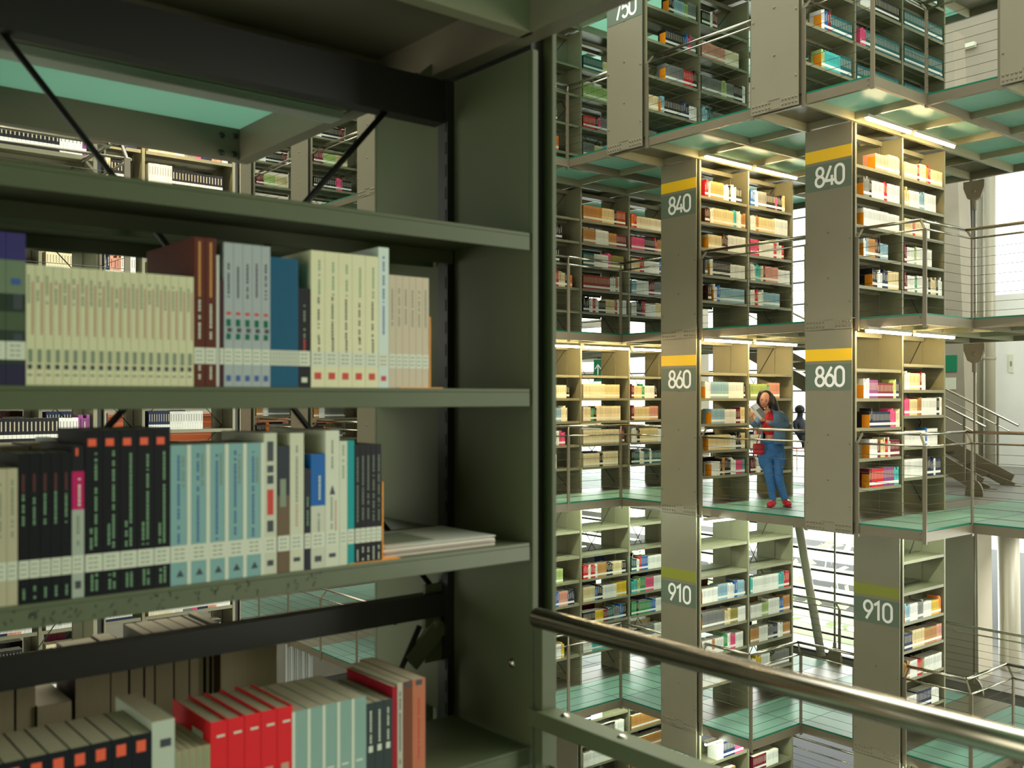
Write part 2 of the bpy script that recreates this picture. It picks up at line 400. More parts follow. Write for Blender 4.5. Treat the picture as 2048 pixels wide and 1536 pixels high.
Z75 = [.383, .834, 1.31, 1.76]
Z91 = [.48, .91, 1.28, 1.64, 2.02, 2.42]
m = MX
bookshelf('steel bookshelf three bays wide with teal volumes at the top right', '750', m[1:5], -1, F750, FTOP, Z75,
  [['_5 O e1 a5 T9', '_5 O w1 b1 m1 T12', '_4 O T14', '_3 w6 T5'], ['T16', '_1 p2 T12', '_1 w4 k9', 'k5 w4'], ['T16', 'T16', 'T16', 'T12']], place='top right bookshelf')
bookshelf('steel bookshelf whose end panel reads 750, top centre', '750', m[1:4], 0, F750, FTOP, Z75,
  [['i3 _1 O l1 k5 n2 w3 l2', '_5 O G5 r3 k2 G2', '_5 O k5 b1 p1 G4', '_6 O k2 l3 e1 G5'], ['l2 T2 G5 w3', 'G6 e2 G3 k3 w1', 's8 c4', 'k3 w1 m2 _3', '']], place='top centre bookshelf')
bookshelf('grey end-panelled bookshelf cropped by the top right corner', None, m[2:5], -2, F750, FTOP, Z75, None, place='')
bookshelf('upper left steel bookshelf behind the 750 panel with red volumes', None, m[0:5], 1, F750, FTOP, Z75,
  [[], ['_4 k4 o1', 'k8', 'k5 G3', 'k4'], ['G4 i3 l2 k2', 'r4 k1 p1 G7', 'e8 k4', 'T6 i7'], ['k5', 'm4 G4', 'k6', 'i5']], place='top left bookshelf across the void')
bookshelf('right bookshelf numbered 840 under the bright twin lamps', '840', m[2:5], -1, F840, F750, ZN,
  [['_5 O k2 w2 n2 i4 w4', '_2 O w1 l1 h3 d1 k1 l3', '_2 O w8 w6', '_2 O G2 k1 w4 r1 w6', '_6 O s5 i3 i2 k3'], ['m1 w3 g1 w4 k1 i2 k1 w2', 'm1 w3 e1 w5 _1', 'i3 r1 i3 w3', 'i2 w4 l2 w5', 'i5 m1 i3 o1 r1 i5']], 'yellow', .73, place='right bookshelf above the woman')
bookshelf('left bookshelf numbered 840 above the reading woman', '840', m[2:5], 0, F840, F750, ZN,
  [['_2 d1 _1 O w1 b1 l10', '_1 G1 _1 O w1 k6 w7', '_2 O i4 d2 w7', '_1 d2 O w1 i6 a1 w2 h2 w1', '_1 r1 O w1 h4 w2 k1 w2 k2'], ['w2 r1 w2 l7', 'w2 a2 i1 m1 s4 w4', 'p3 r1 w6 r1 w2 r1', 'w2 h1 i6 w4', 'b2 w1 G3 k3 p1 k2 i1']], 'yellow', .72, place='left bookshelf above the woman')
bookshelf('bookshelf with brick red run, above the cream filled one', None, m[0:5], 1, F840, F750, ZN,
  [[], ['k2 r3 _9', '_4 w2 a1 r2 i2 k1 o1', '_3 i4 k2 _4', '_5 i3 k2', '_5 m1'], ['k2 w1 r1 w1 k3 i3 r1 w3 m1', 'R9 w2 h1 w1', 'T4 w4 p1 v5', 'h4 w4 h3 m4', 'h6 i4 k1 R4'], ['w2 k2 r1 w4 i4', 'l2 w4 m2 G8', 'i3 r2 w5 b1', 'p4 k4 r1 h2 w2', 'o1 r1 c10']], place='farther bookshelf above the woman')
bookshelf('right bookshelf numbered 860 with purple and red volumes', '860', m[2:5], -1, F860, F840, ZN,
  [['_4 O m1 r4 u4 a2', '_4 O w3 m1 i2 r1 w1 m4', '_4 O k1 n6 p2 c2', '_2 O w2 u3 m5 e1 n3'], ['w8 k1 n2 w1 n2', 'w7 b1 w4', 'p2 i3 h2 w5 k1 w2', 'w2 i4 m1 w2']], 'yellow', .70, place='bookshelf right of the woman', zs2=Z86b)
bookshelf('left bookshelf numbered 860 beside the reading woman', '860', m[2:5], 0, F860, F840, ZN,
  [['_3 O w3 k1 h1 k2 w2 p3 a1 r1', '_2 O i8 w2 k2 i4', '_3 O l4 w4 m2 i5', '_1 O w2 l6 w5 k1 w3'], ['m2 w2 k1 r2', 'w4', 'i5 _3 i2', 'e5 g1 s4']], 'yellow', .70, place='bookshelf beside the woman')
bookshelf('bookshelf of mostly cream volumes behind the railing left of the woman', None, m[0:5], 1, F860, F840, ZN,
  [[], ['_5 w3', '_5 w2 k1 w1 p2', '_4 c2 l3 c2', '_4 c6 k1'], ['c5 k1 c5', 'c12 r1 m1', 'c3 g1 k1 c8', 'c8 i5'], ['k1 T2 w2 T2 w1 T4 w2', 'w2 k1 i6 w4', 'm1 i6 s3', 'm1 i3 g1 w4 k1']], place='cream filled far bookshelf')
bookshelf('narrow right bookshelf numbered 910', '910', m[3:5], -1, F910, F860, Z91,
  [['O w4 n5 w3', 'h2 w3 r2 e1 w6', 'n3 i5 h4 s3 k2 i2', 'O l2 w3 G2 w3 y3 o1']], 'olive', 1.25, place='right bookshelf below the woman')
bookshelf('left bookshelf numbered 910 below the woman', '910', m[2:5], 0, F910, F860, Z91,
  [['O w6 c5', 'O w3 h1 w3 g2 w1 p2 w3', 'O G7 i2 v3 w4', 'O w5 l3 w2 b1 l3 G2'], ['i2 y2 w3 k2 G5', 'h3 w3 G2 n2 w2 h3 r1', 'w4 e3 w4 b2 h3 a1', 'a1 w9 a2 r2 b1']], 'olive', 1.25, place='left bookshelf below the woman')
bookshelf('bookshelf below the woman\'s level, left of the numbered panels', None, m[0:5], 1, F910, F860, Z91,
  [[], ['n3 w6 y1', 'm8 b2 w2', 'r3 w2 r2 b2 s3 n2', 'w1 e9'], ['w3 a9 y1', 'k4 y3 m2 T2 G2 b1 k3 h2 a1', 'i4 b1 k2 w5 y4 k2', 'r2 w1 r2 w1 h3 k2 i3 k4'], ['k6 G3 w3', 'g2 k1 g5 b2 w3', 'a2 e1 g2 p3 w4', 'T2 w1 r1 b3 w5']], place='farther bookshelf below the woman')
bookshelf('lower left bookshelf whose end panel reads 970', '970', m[2:5], 1, F970, F910, ZN,
  [['k9', 'k9', 'w12', 'k11 w3', 'n3 w4'], ['h9', 'h9', 'h12', 'h12', 'w4 r6']], None, .58, place='bottom left bookshelf across the void')
bookshelf('lower centre bookshelf whose end panel reads 970', '970', m[2:5], 0, F970, F910, ZN,
  [['k9', 'k9', 'w9', 'w6 h5', '_5 w2 n4 p3 '], ['w9', 'h9', 'h9', '_1 m4 w4', 'b2 h4 w6']], None, .60, place='bottom centre bookshelf')
bookshelf('bottom right grey panelled bookshelf below the 910 panel', None, m[3:5], -1, F970, F910, ZN, None, place='')
for kk in (2, 3, 4):
    nm = {2: 'nearest', 3: 'middle', 4: 'farthest'}[kk]
    bookshelf('%s of three far bookshelves seen through the upper shelf gap' % nm, None, m[0:3], kk, F750, FTOP, Z75, [['k6 p2 k3', 'm3 e4 i4', 'w3 k6 m2', 'k7 m3'], ['k5 m4', 'k8', 'i5 k3', 'm5']])
    bookshelf('%s of three far bookshelves one storey below the upper gap' % nm, None, m[0:3], kk, F840, F750, ZN, [['r2 G5 u4 r3', 'k3 o1 G6', 'm5 u5', 'i4 a3 G4', 'u5 a3'], ['k5 m4', 'k8', 'i5 k3', 'm5', 'w6']])
    bookshelf('%s of three far bookshelves at eye level' % nm, None, m[0:3], kk, F860, F840, ZN, [['w2 G5 u4 r3', 'k3 o1 G6', 'h2 w2 G6', 'w4 h2 l4'], ['k5 m4', 'k8', 'i5 k3', 'm5']])
ML = [4.97-1.0885*i for i in range(4)][::-1]
ML2 = [2.66-1.0885*i for i in range(4)][::-1]
for (z0, z1, nm) in ((F840, F750, 'upper'), (F860, F840, 'middle'), (F910, F860, 'lower')):
    zz = ZN if z0 != F910 else Z91[:5]
    f1 = ['w9 n4', 'c10 k3', 'n4 w6', 'w4 k8', 'c4 w2 G2 p1 n2 s2 w3 c2 k2 i2']
    f2 = ['b5 w3', 'w10', 'k10 w3 u2', 'k5 h1 l2 d2', 'w2 a1 i3 w1 l2 p2 G2 w1 _3']
    bookshelf('left side bookshelf with the cream run seen through the %s gap' % nm, None, ML, 1, z0, z1, zz, [f1, f1[::-1], f1], end=1)
    bookshelf('leftmost bookshelf with blue and pink books seen through the %s gap' % nm, None, ML2, 0, z0, z1, zz, [f2, f2[::-1], f2], end=1)

# ------------------------------------------------------------------ strip lamps
def strip(x0, x1, y, z, m_, label, group=None, lit=True):
    r = empty('strip_light', ((x0+x1)/2, y, z), label, 'ceiling light', group)
    MB().box(x0, x1, y-.03, y+.03, z+.015, z+.05).build('housing', M['lampbody'], r)
    MB().tube([(x0+.01, y, z), (x1-.01, y, z)], .017, 8).build('tube', m_, r, smooth=True)
    return r
def lamps(k, mods, z, m_, where):
    for i in range(len(mods)-1):
        a, b = mods[i]-.25+.04, mods[i+1]-.25-.04
        strip(a, b, YF(k)-.265, z-.18, m_, 'slim strip light %s, %s' % (where, ['over the left bay', 'over the right bay', 'over the far bay', 'over the farthest bay'][i]))
lamps(-1, m[2:5], F750, M['warm'], 'under the topmost walkway, above the right bookshelf')
lamps(-1, m[2:5], F840, M['warm'], 'above the bookshelf right of the woman')
lamps(0, m[2:5], F840, M['warm'], 'above the bookshelf beside the woman')
lamps(1, m[0:5], F840, M['warm'], 'above the cream filled bookshelf')
lamps(0, m[2:5], F750, M['warm'], 'under the topmost walkway, above the left bookshelf')
lamps(0, m[2:5], F860, M['cool'], 'just under the woman\'s floor')
lamps(-1, m[3:5], F860, M['cool'], 'above the narrow right bookshelf')
lamps(1, m[0:5], F860, M['cool'], 'above the farther bookshelf below the woman')
lamps(0, m[2:5], F910, M['cool'], 'above the lower centre 970 bookshelf')
lamps(1, m[2:5], F910, M['cool'], 'above the lower left 970 bookshelf')
lamps(-1, m[3:5], F910, M['cool'], 'above the bottom right bookshelf')
lamps(1, ML, F750, M['warm'], 'above the left side bookshelf')

# ------------------------------------------------------------------ railings
POSTS = set()
def railing(p, q, z, inn, label, n=1, ends=(True, True)):
    """post-and-cable railing from p to q along a walkway edge; inn is the direction towards the walkway"""
    P = Vector((p[0], p[1], z)); Q = Vector((q[0], q[1], z)); I = Vector((inn[0], inn[1], 0))
    r = empty('railing', P, label, 'railing')
    U = Vector((0, 0, 1)); D = (Q-P).normalized()
    sh = []
    for e in (P, Q):
        if inn == (1, 0) and min(abs(e.y-c) for c in (5.66, 8.05, 10.43)) < .01: sh.append(Vector((0, .12, 0)))
        elif inn == (0, 1) and e.x > 8: sh.append(Vector((.12, 0, 0)))
        else: sh.append(Vector((0, 0, 0)))
    MB().tube([P+U*1.08+I*.12+sh[0], Q+U*1.08+I*.12+sh[1]], .02, 10).build('handrail', M['steel'], r, smooth=True)
    MB().tube([P+U*.95, Q+U*.95], .012, 8).build('lower_rail', M['steel'], r, smooth=True)
    for i in range(n+1):
        if i == 0 and not ends[0] or i == n and not ends[1]: continue
        c = P.lerp(Q, i/n); key = (round(c.x, 1), round(c.y, 1), round(z, 1)); bs = (sh[0] if i == 0 else sh[1])*.95 if i in (0, n) else Vector((0, 0, 0))
        if key in POSTS: continue
        POSTS.add(key)
        if bs.length == 0: c = c+D*.03 if i == 0 else (c-D*.03 if i == n else c)
        mb = MB().bar(c-U*.16-I*.012, c+U*.95-I*.012, .045, .02, up=tuple(I))
        mb.bar(c+U*.945-I*.012, c+U*1.075+I*.11+bs, .02, .02, up=(0, 0, 1)); mb.build('post', M['beam'], r)
    for j in range(8):
        MB().tube([P+U*(.07+j*.108), Q+U*(.07+j*.108)], .0026, 4).build('cable', M['wire'], r)
    return r
def rails(z, nm, segs):
    for (p, q, inn, n, where) in segs: railing(p, q, z, inn, 'cable railing on the %s walkway, %s' % (nm, where), n)
y0, y_1, y_2 = YF(0), YF(-1), YF(-2)
rails(F750, 'topmost', [((m[1], y0), (m[1], y_1+DEP), (1, 0), 1, 'between the two 750 panels'), ((m[1], y_1), (m[1], 5.66), (1, 0), 1, 'right of the top centre panel'),
  ((m[1], 5.66), (m[2], 5.66), (0, 1), 1, 'running back at the right'), ((m[2], 5.66), (m[2], y_2+DEP), (1, 0), 1, 'beside the top right corner'),
  ((m[1], 10.43), (m[1], y0+DEP), (1, 0), 1, 'left of the 750 number'), ((m[0], 10.43), (m[1], 10.43), (0, 1), 1, 'running towards the near shelf'),
  ((m[0], YF(2)), (m[0], 10.43), (1, 0), 2, 'behind the near shelf'), ((m[0], YF(3)), (m[0], YF(2)+DEP), (1, 0), 1, 'seen in the upper gap'), ((m[0], YF(4)), (m[0], YF(3)+DEP), (1, 0), 1, 'farthest left in the upper gap')])
rails(F840, 'overhead', [((m[2], y0), (m[2], y_1+DEP), (1, 0), 1, 'between the two 840 panels'), ((m[2], y_1), (m[2], 5.66), (1, 0), 1, 'right of the right 840 panel'),
  ((m[2], 5.66), (m[3], 5.66), (0, 1), 1, 'running back at the right'), ((m[3], 5.66), (m[3], 1.0), (1, 0), 2, 'at the right edge'),
  ((m[2], 10.43), (m[2], y0+DEP), (1, 0), 1, 'left of the left panel'), ((m[1], 10.43), (m[2], 10.43), (0, 1), 1, 'below the 750 underside'), ((m[0], 10.43), (m[1], 10.43), (0, 1), 1, 'behind the near post'),
  ((m[0], YF(3)), (m[0], YF(2)+DEP), (1, 0), 1, 'in the far left')])
rails(F860, 'reading woman\'s', [((m[2], y0), (m[2], y_1+DEP), (1, 0), 1, 'in front of the woman'), ((m[2], y_1), (m[2], 5.66), (1, 0), 1, 'right of the right 860 panel'),
  ((m[2], 5.66), (m[3], 5.66), (0, 1), 1, 'running back at the right'), ((m[3], 5.66), (m[3], 1.0), (1, 0), 2, 'at the right edge'),
  ((m[2], 10.43), (m[2], y0+DEP), (1, 0), 1, 'left of the left panel'), ((m[1], 10.43), (m[2], 10.43), (0, 1), 1, 'before the cream books'), ((m[0], 10.43), (m[1], 10.43), (0, 1), 1, 'behind the near post'),
  ((m[0], YF(3)), (m[0], YF(2)+DEP), (1, 0), 1, 'in the far left'), ((m[0], YF(4)), (m[0], YF(3)+DEP), (1, 0), 1, 'in front of the wooden counter')])
rails(F910, 'lowest', [((m[2], y0), (m[2], 8.05), (1, 0), 1, 'right of the left 910 panel'), ((m[2], 8.05), (m[3], 8.05), (0, 1), 1, 'running back at the centre'), ((m[3], 8.05), (m[3], y_1+DEP), (1, 0), 1, 'left of the right 910 panel'),
  ((m[3], y_1), (m[3], 5.66), (1, 0), 1, 'right of the right 910 panel'), ((m[3], 5.66), (m[4], 5.66), (0, 1), 1, 'running back at the right'), ((m[4], 5.66), (m[4], 1.0), (1, 0), 2, 'at the right edge'),
  ((m[2], 10.43), (m[2], y0+DEP), (1, 0), 1, 'left of the left panel'), ((m[1], 10.43), (m[2], 10.43), (0, 1), 1, 'crossing behind the near handrail'), ((m[0], 10.43), (m[1], 10.43), (0, 1), 1, 'behind the near post'),
  ((m[0], 20.7), (m[0], 13.2), (1, 0), 6, 'far left seen below the near shelf'), ((14.8, 12.5), (14.8, 6.2), (-1, 0), 4, 'along the louvred window')])
railing((14.6, 13), (14.6, 7.5), F970, (1, 0), 'cable railing on the lowest floor beside the void', 4)
for (z, nm) in ((F840, 'upper'), (F860, 'middle'), (F910, 'lower')):
    railing((-.6, 8.05), (2.66, 8.05), z, (0, 1), 'left side cable railing seen in the %s gap, running back' % nm, 3)
    railing((2.66, 8.05), (2.66, 8.9), z, (-1, 0), 'short left side railing end seen in the %s gap' % nm, 1)

# near railing
nr = empty('railing', (1.46, .2, 0), 'nearest railing with thick steel handrail crossing the bottom right', 'railing')
MB().tube([(1.44, 1.665, 1.01), (1.44, -.6, 1.01)], .0225, 24).build('handrail', M['steel'], nr, smooth=True)
lb = MB().box(1.49, 1.55, -.6, 1.76, .735, .775)
lb.build('lower_rail', M['paint2'], nr, bevel=.004)
for y in (1.735, -.5):
    MB().box(1.505, 1.55, y-.012, y+.012, -.1, .99 if y > 1 else .74).build('post', M['paint2'], nr, bevel=.002)
MB().dome((1.52, 1.66, .775), .012, (0, 0, 1), 12).dome((1.52, 1.48, .775), .012, (0, 0, 1), 12).build('bolt', M['steel'], nr, smooth=True)
for j in range(6):
    MB().tube([(1.53, 1.73, .09+j*.11), (1.53, -.5, .09+j*.11)], .003, 5).build('cable', M['wire'], nr)

# ------------------------------------------------------------------ the near bookshelf
NX, NY, NYB = 1.512, 1.765, 2.47
XL = NX-1.66
ns = empty('bookshelf', (XL, NY, 0), 'large dark green steel bookshelf filling the left foreground', 'bookshelf')
NYM = 2.107
up = MB().box(NX, NX+.012, NY+.012, NYB-.012, .002, 2.32).box(NX, NX+.018, NY, NY+.012, .002, 2.32).box(NX, NX+.018, NYB-.012, NYB, .002, 2.32)
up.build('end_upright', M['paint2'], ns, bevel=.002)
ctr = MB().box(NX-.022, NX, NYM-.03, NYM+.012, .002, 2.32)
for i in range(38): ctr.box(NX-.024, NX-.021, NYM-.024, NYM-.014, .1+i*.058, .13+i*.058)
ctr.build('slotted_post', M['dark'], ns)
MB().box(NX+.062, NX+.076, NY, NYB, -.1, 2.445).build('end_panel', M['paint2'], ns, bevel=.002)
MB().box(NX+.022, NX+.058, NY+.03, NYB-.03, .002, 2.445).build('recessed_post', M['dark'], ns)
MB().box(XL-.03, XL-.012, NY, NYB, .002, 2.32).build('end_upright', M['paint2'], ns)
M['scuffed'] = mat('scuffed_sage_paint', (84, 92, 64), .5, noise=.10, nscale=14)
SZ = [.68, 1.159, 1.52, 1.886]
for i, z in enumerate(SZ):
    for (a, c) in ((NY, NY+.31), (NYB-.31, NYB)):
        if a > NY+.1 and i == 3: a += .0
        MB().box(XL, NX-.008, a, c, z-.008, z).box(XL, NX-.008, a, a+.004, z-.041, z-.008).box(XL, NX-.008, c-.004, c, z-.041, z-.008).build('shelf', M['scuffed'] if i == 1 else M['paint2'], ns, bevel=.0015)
MB().box(XL, NX-.02, NYM-.02, NYM+.02, .935, .995).build('back_rail', M['dark'], ns)
MB().box(XL, NX-.02, NYM-.02, NYM+.03, 2.21, 2.32).build('back_rail', M['dark'], ns)
br = MB()
xb0 = xat(835, NYM); zb0 = zat(150, tat(835, NYM)); xc0 = xat(235, NYM); zc0 = zat(832, tat(235, NYM))
sl = (zb0-zc0)/(xb0-xc0)
br.tube([(xb0, NYM, zb0), (xb0-(zb0-1.0)/sl, NYM, 1.0)], .0075, 8)
xd = xat(0, NYM+.02); zd = zat(60, tat(0, NYM+.02)); xe = xat(597, NYM+.02); ze = zat(830, tat(597, NYM+.02)); s2 = (ze-zd)/(xe-xd)
xt = xd+(2.28-zd)/s2
br.tube([(xt, NYM+.02, 2.28), (xd+(1.0-zd)/s2, NYM+.02, 1.0)], .0075, 8)
xf = xat(835, NYM); zf = zat(1250, tat(835, NYM))
br.tube([(xf, NYM-.01, zf), (xf-.09, NYM-.01, zf-.16), (xf-.5, NYM-.01, zf-.8)], .0075, 8)
br.build('cross_brace', M['dark'], ns, smooth=True)
def bracket(x, z, s):
    b = MB().box(x, NX-.02, NYM-.006, NYM+.006, z-.1, min(2.31, z+.1)).bar((x+.05, NYM-.012, z), (x-.05, NYM-.012, z-.09*s), .05, .012, up=(0, 1, 0))
    b.dome((x+.09, NYM-.008, z+.05), .012, (0, -1, 0), 10).dome((x+.09, NYM-.008, z-.05), .012, (0, -1, 0), 10).dome((x+.03, NYM-.018, z), .014, (0, -1, 0), 10)
    b.build('brace_bracket', M['paint2'], ns)
bracket(xb0+.03, zb0+.04, 1); bracket(xf+.02, zf, 1)
MB().dome((NX-.001, 1.84, .86), .0115, (-1, 0, 0), 12).build('bolt', M['steel'], ns, smooth=True)
MB().dome((NX-.001, 2.36, .87), .0115, (-1, 0, 0), 12).build('bolt', M['dark'], ns, smooth=True)
# dry marker scribbles left on the lip of the second visible shelf
sc = MB(); random.seed(11)
for i in range(70):
    x = random.uniform(xat(0, NY), xat(640, NY)); z = random.uniform(1.124, 1.148)
    p = Vector((x, NY-.0004, z)); q = p+Vector((random.uniform(-.006, .006), 0, random.uniform(-.010, .010)))
    sc.bar(p, q, .0016, .0004, up=(0, 1, 0))
sc.build('scribbles', M['dark'], ns)
bk = MB().box(-3.2, 1.5, -1.45, -1.40, .002, 2.30).box(-3.2, 1.5, -1.40, -1.08, .002, .02)
for z in (.4, .76, 1.13, 1.49, 1.85): bk.box(-3.2, 1.5, -1.40, -1.08, z-.03, z)
tag(bk.build('bookshelf', M['paint2']), 'unseen light-blocking shelf added behind the photographer', 'bookshelf')  # unseen blocker, added to keep light from behind off the near spines
ul = empty('strip_light', (.4, 2.54, 2.27), 'unlit strip light behind the top of the near bookshelf', 'ceiling light')
MB().box(-1.2, 1.44, 2.50, 2.575, 2.325, 2.345).build('housing', M['lampbody'], ul)
MB().box(-1.19, 1.43, 2.500, 2.575, 2.300, 2.325).build('diffuser', M['diffuser'], ul, bevel=.006)
frz = MB()
for (px, py) in ((443, 270), (470, 272), (443, 305), (468, 308)):
    x = xat(px, 3.26); frz.dome((x, 3.258, zat(py, tat(px, 3.26))), .011, (0, -1, 0), 8)
o = frz.build('bolt', M['dark'], ns)

# near books -----------------------------------------------------------
def near_book(x0, x1, z, h, d, c, label, top=None, lab=True, marks=(), y=NY+.004, group=None, band=None, hard=False, tilt=0, labh=(.042, .072), pages=(205, 196, 170)):
    w = x1-x0-.0006; c1 = lin(c); c2 = tuple(v*.98 for v in c1)
    t = .0022 if hard else .0008
    mb = MB()
    segs = [(0, h, c1)] if not band else band
    for (a, b, cc) in segs:
        cc = lin(cc) if max(cc) > 1 else cc
        mb.box(x0, x0+w, y, y+t, z+a, z+b, c=cc)
        for s in (0, 1): mb.box(x0 if s == 0 else x0+w-t, x0+t if s == 0 else x0+w, y+t, y+d, z+a, z+b, c=cc)
    o = mb.build('book', M['cover'], bevel=.0008 if hard else 0)
    tag(o, label, 'book', group)
    pin = .004 if hard else .0006
    MB().box(x0+t, x0+w-t, y+t, y+d-pin, z+pin*.5, z+h-pin).build('pages', M['pages'], o)
    if lab:
        MB().box(x0+.0003, x0+w-.0003, y-.0006, y+.0002, z+labh[0], z+labh[1]).build('spine_label', M['label'], o)
        mk = MB()
        for r in range(3):
            for q in range(1 if w < .012 else 2):
                zz = z+labh[0]+.006+r*.008; mk.box(x0+w*(.2+.3*q), x0+w*(.2+.3*q+.22), y-.0009, y-.0006, zz, zz+.0022)
        mk.build('call_number', M['inkgrey'], o)
    for (kind, fx, a, b, mm) in marks:
        mk = MB(); xc = x0+w*fx
        if kind == 'text':       # a line of unreadable small lettering running down the spine
            zz = z+h*a; hw = min(.0019, w*.1)
            while zz < z+h*b:
                L = random.uniform(.003, .007)
                if random.random() > .14: mk.box(xc-hw, xc+hw, y-.0004, y, zz, zz+L*.75)
                zz += L
        elif kind == 'block': mk.box(xc-w*.24, xc+w*.24, y-.0004, y, z+h*a, z+h*b)
        elif kind == 'line': mk.box(xc-w*.1, xc+w*.1, y-.0004, y, z+h*a, z+h*b)
        elif kind == 'tri': mk.quad([(xc-w*.2, y-.0004, z+h*a), (xc+w*.2, y-.0004, z+h*a), (xc, y-.0004, z+h*b)])
        if mk.v: mk.build('title' if kind != 'tri' else 'emblem', M[mm], o)
    return o
def X(px): return xat(px, NY+.004)
def hgt(px, ytop, z): t = tat(px, NY+.004); return zat(ytop, t)-z
def run(pxs, z, ytop, d, c, labels, **k):
    h = hgt((pxs[0]+pxs[-1])/2, ytop, z); n = len(pxs)-1
    for i in range(n):
        near_book(X(pxs[i]), X(pxs[i+1]), z, h, d, c, labels % ORD[i+1] if '%s' in labels else labels, **k)
def lsp(a, b, n): return [a+(b-a)*i/n for i in range(n+1)]
def xs_even(a, b, n):      # even thickness in the place, not in the picture
    xa, xb = X(a), X(b); return [xa+(xb-xa)*i/n for i in range(n+1)]
def run2(a, b, n, z, ytop, d, c, labels, **k):
    h = hgt((a+b)/2, ytop, z); xs = xs_even(a, b, n)
    for i in range(n): near_book(xs[i], xs[i+1], z, h, d, c, labels % ORD[i+1] if '%s' in labels else labels, **k)
z2, z3, z4 = SZ[2], SZ[1], SZ[0]
random.seed(3)
leafy = [(0, .035, (40, 38, 62)), (.035, .09, (44, 56, 44)), (.09, .12, (72, 86, 62)), (.12, .15, (40, 52, 40)), (.15, .205, (104, 120, 94)), (.205, .25, (54, 48, 100))]
near_book(X(-30), X(12), z2, .25, .17, (60, 60, 90), 'purple topped leafy green book cut by the left edge, middle shelf', band=leafy, marks=[('text', .5, .2, .7, 'ink')])
near_book(X(12), X(52), z2, .25, .17, (60, 60, 90), 'purple topped leafy green book left of the cream set', band=leafy, marks=[('block', .6, .28, .34, 'ink'), ('block', .6, .5, .6, 'ink'), ('block', .5, .66, .7, 'inkblue')])
run2(52, 388, 20, z2, 541, .14, (203, 200, 160), '%s volume from the left in the long cream set on the middle shelf', lab=False, group='cream set on the near middle shelf',
     marks=[('text', .3, .68, .9, 'inkgrey'), ('line', .75, .42, .86, 'inkpink'), ('block', .45, .135, .175, 'ink'), ('block', .45, .08, .095, 'inkgrey'), ('block', .5, .19, .3, 'inkgrey')])
run2(388, 433, 2, z2, 475, .25, (86, 36, 18), '%s brown leather volume with gilt lettering, middle shelf', hard=True, marks=[('line', .5, .6, .97, 'gold'), ('text', .5, .32, .58, 'label'), ('text', .5, .05, .14, 'label')])
near_book(X(433), X(439), z2, .245, .2, (190, 190, 176), 'thin pale pamphlet right of the brown leather volumes', lab=False)
near_book(X(439), X(448), z2, .2, .16, (60, 24, 30), 'thin dark red book right of the brown leather volumes')
run2(448, 541, 5, z2, 489, .17, (158, 166, 164), '%s silver blue volume with a teal wave band, middle shelf', group='silver blue set on the near middle shelf',
     marks=[('text', .5, .62, .86, 'ink'), ('block', .5, .5, .52, 'inkred'), ('block', .5, .42, .47, 'glassedge'), ('block', .6, .38, .41, 'ink'), ('block', .5, .33, .37, 'glassedge'), ('block', .5, .04, .08, 'inkblue')])
run2(541, 597, 10, z2, 516, .14, (0, 90, 122), '%s slim teal blue booklet from the left, middle shelf', marks=[('line', .93, 0, 1, 'deepteal')], group='slim teal booklets on the near middle shelf')
near_book(X(597), X(621), z2, .195, .15, (20, 20, 24), 'black book right of the slim teal booklets', marks=[('text', .5, .5, .85, 'inkgrey'), ('text', .5, .3, .48, 'inkred'), ('block', .5, .05, .1, 'label')])
near_book(X(600), X(634), z2, .235, .1, (20, 60, 150), 'blue book lying deeper behind the black book', y=NY+.17, lab=False)
run2(622, 757, 5, z2, 507, .16, (212, 208, 168), '%s thick cream book with brown and black lettering, middle shelf', group='thick cream books on the near middle shelf',
     marks=[('text', .6, .68, .92, 'inkgreen'), ('text', .55, .36, .66, 'ink'), ('text', .58, .24, .36, 'ink'), ('block', .5, .06, .11, 'inkred')])
near_book(X(757), X(778), z2, hgt(768, 495, z2), .24, (196, 208, 196), 'tall pale blue book with blue title, middle shelf', marks=[('text', .5, .38, .92, 'inkblue'), ('block', .5, .05, .085, 'inkred')])
run2(778, 858, 6, z2, 553, .13, (190, 176, 150), '%s faded pinkish paperback beside the orange bookend, middle shelf', group='pinkish paperbacks on the near middle shelf', marks=[('text', .5, .55, .88, 'inkgrey')])
def bookend(x, y, z, h, w, foot, label, group=None, left=False):
    s = -1 if left else 1
    r = empty('bookend', (x, y, z), label, 'bookend', group)
    MB().box(x, x+.003, y, y+w, z, z+h).build('upright_plate', M['orange'], r, bevel=.001 if h > .15 else 0)
    MB().box(min(x-.08, x+foot), max(x-.08, x+foot) if not left else x+.003, y-.001, y+w, z+.0002, z+.0016).build('foot', M['orange'], r)
    return r
bookend(X(858)+.001, NY+.003, z2, .155, .11, .035, 'orange metal bookend right of the pinkish paperbacks')
# second visible shelf
near_book(X(-14), X(14), z3, .225, .16, (176, 168, 138), 'beige book cut by the left edge, lower shelf', marks=[('text', .5, .5, .9, 'inkgrey')])
near_book(X(14), X(36), z3, .225, .16, (176, 168, 138), 'beige book beside the five small black volumes', marks=[('text', .5, .5, .9, 'inkgrey')])
run2(37, 144, 5, z3, 905, .15, (13, 15, 17), '%s small black volume from the left, lower shelf', group='small black set on the near lower shelf',
     marks=[('line', .45, .74, .86, 'darkred'), ('text', .45, .52, .72, 'inkgreen'), ('text', .5, .03, .1, 'inkgreen')])
near_book(X(144), X(169), z3, .26, .2, (30, 30, 34), 'magenta, black and white banded book between the black sets', band=[(0, .15, (160, 168, 152)), (.15, .215, (180, 26, 90)), (.215, .26, (24, 24, 28))],
     marks=[('text', .6, .6, .78, 'label'), ('text', .5, .34, .55, 'inkgrey'), ('line', .4, .93, .98, 'inkorange'), ('block', .5, .06, .11, 'ink')])
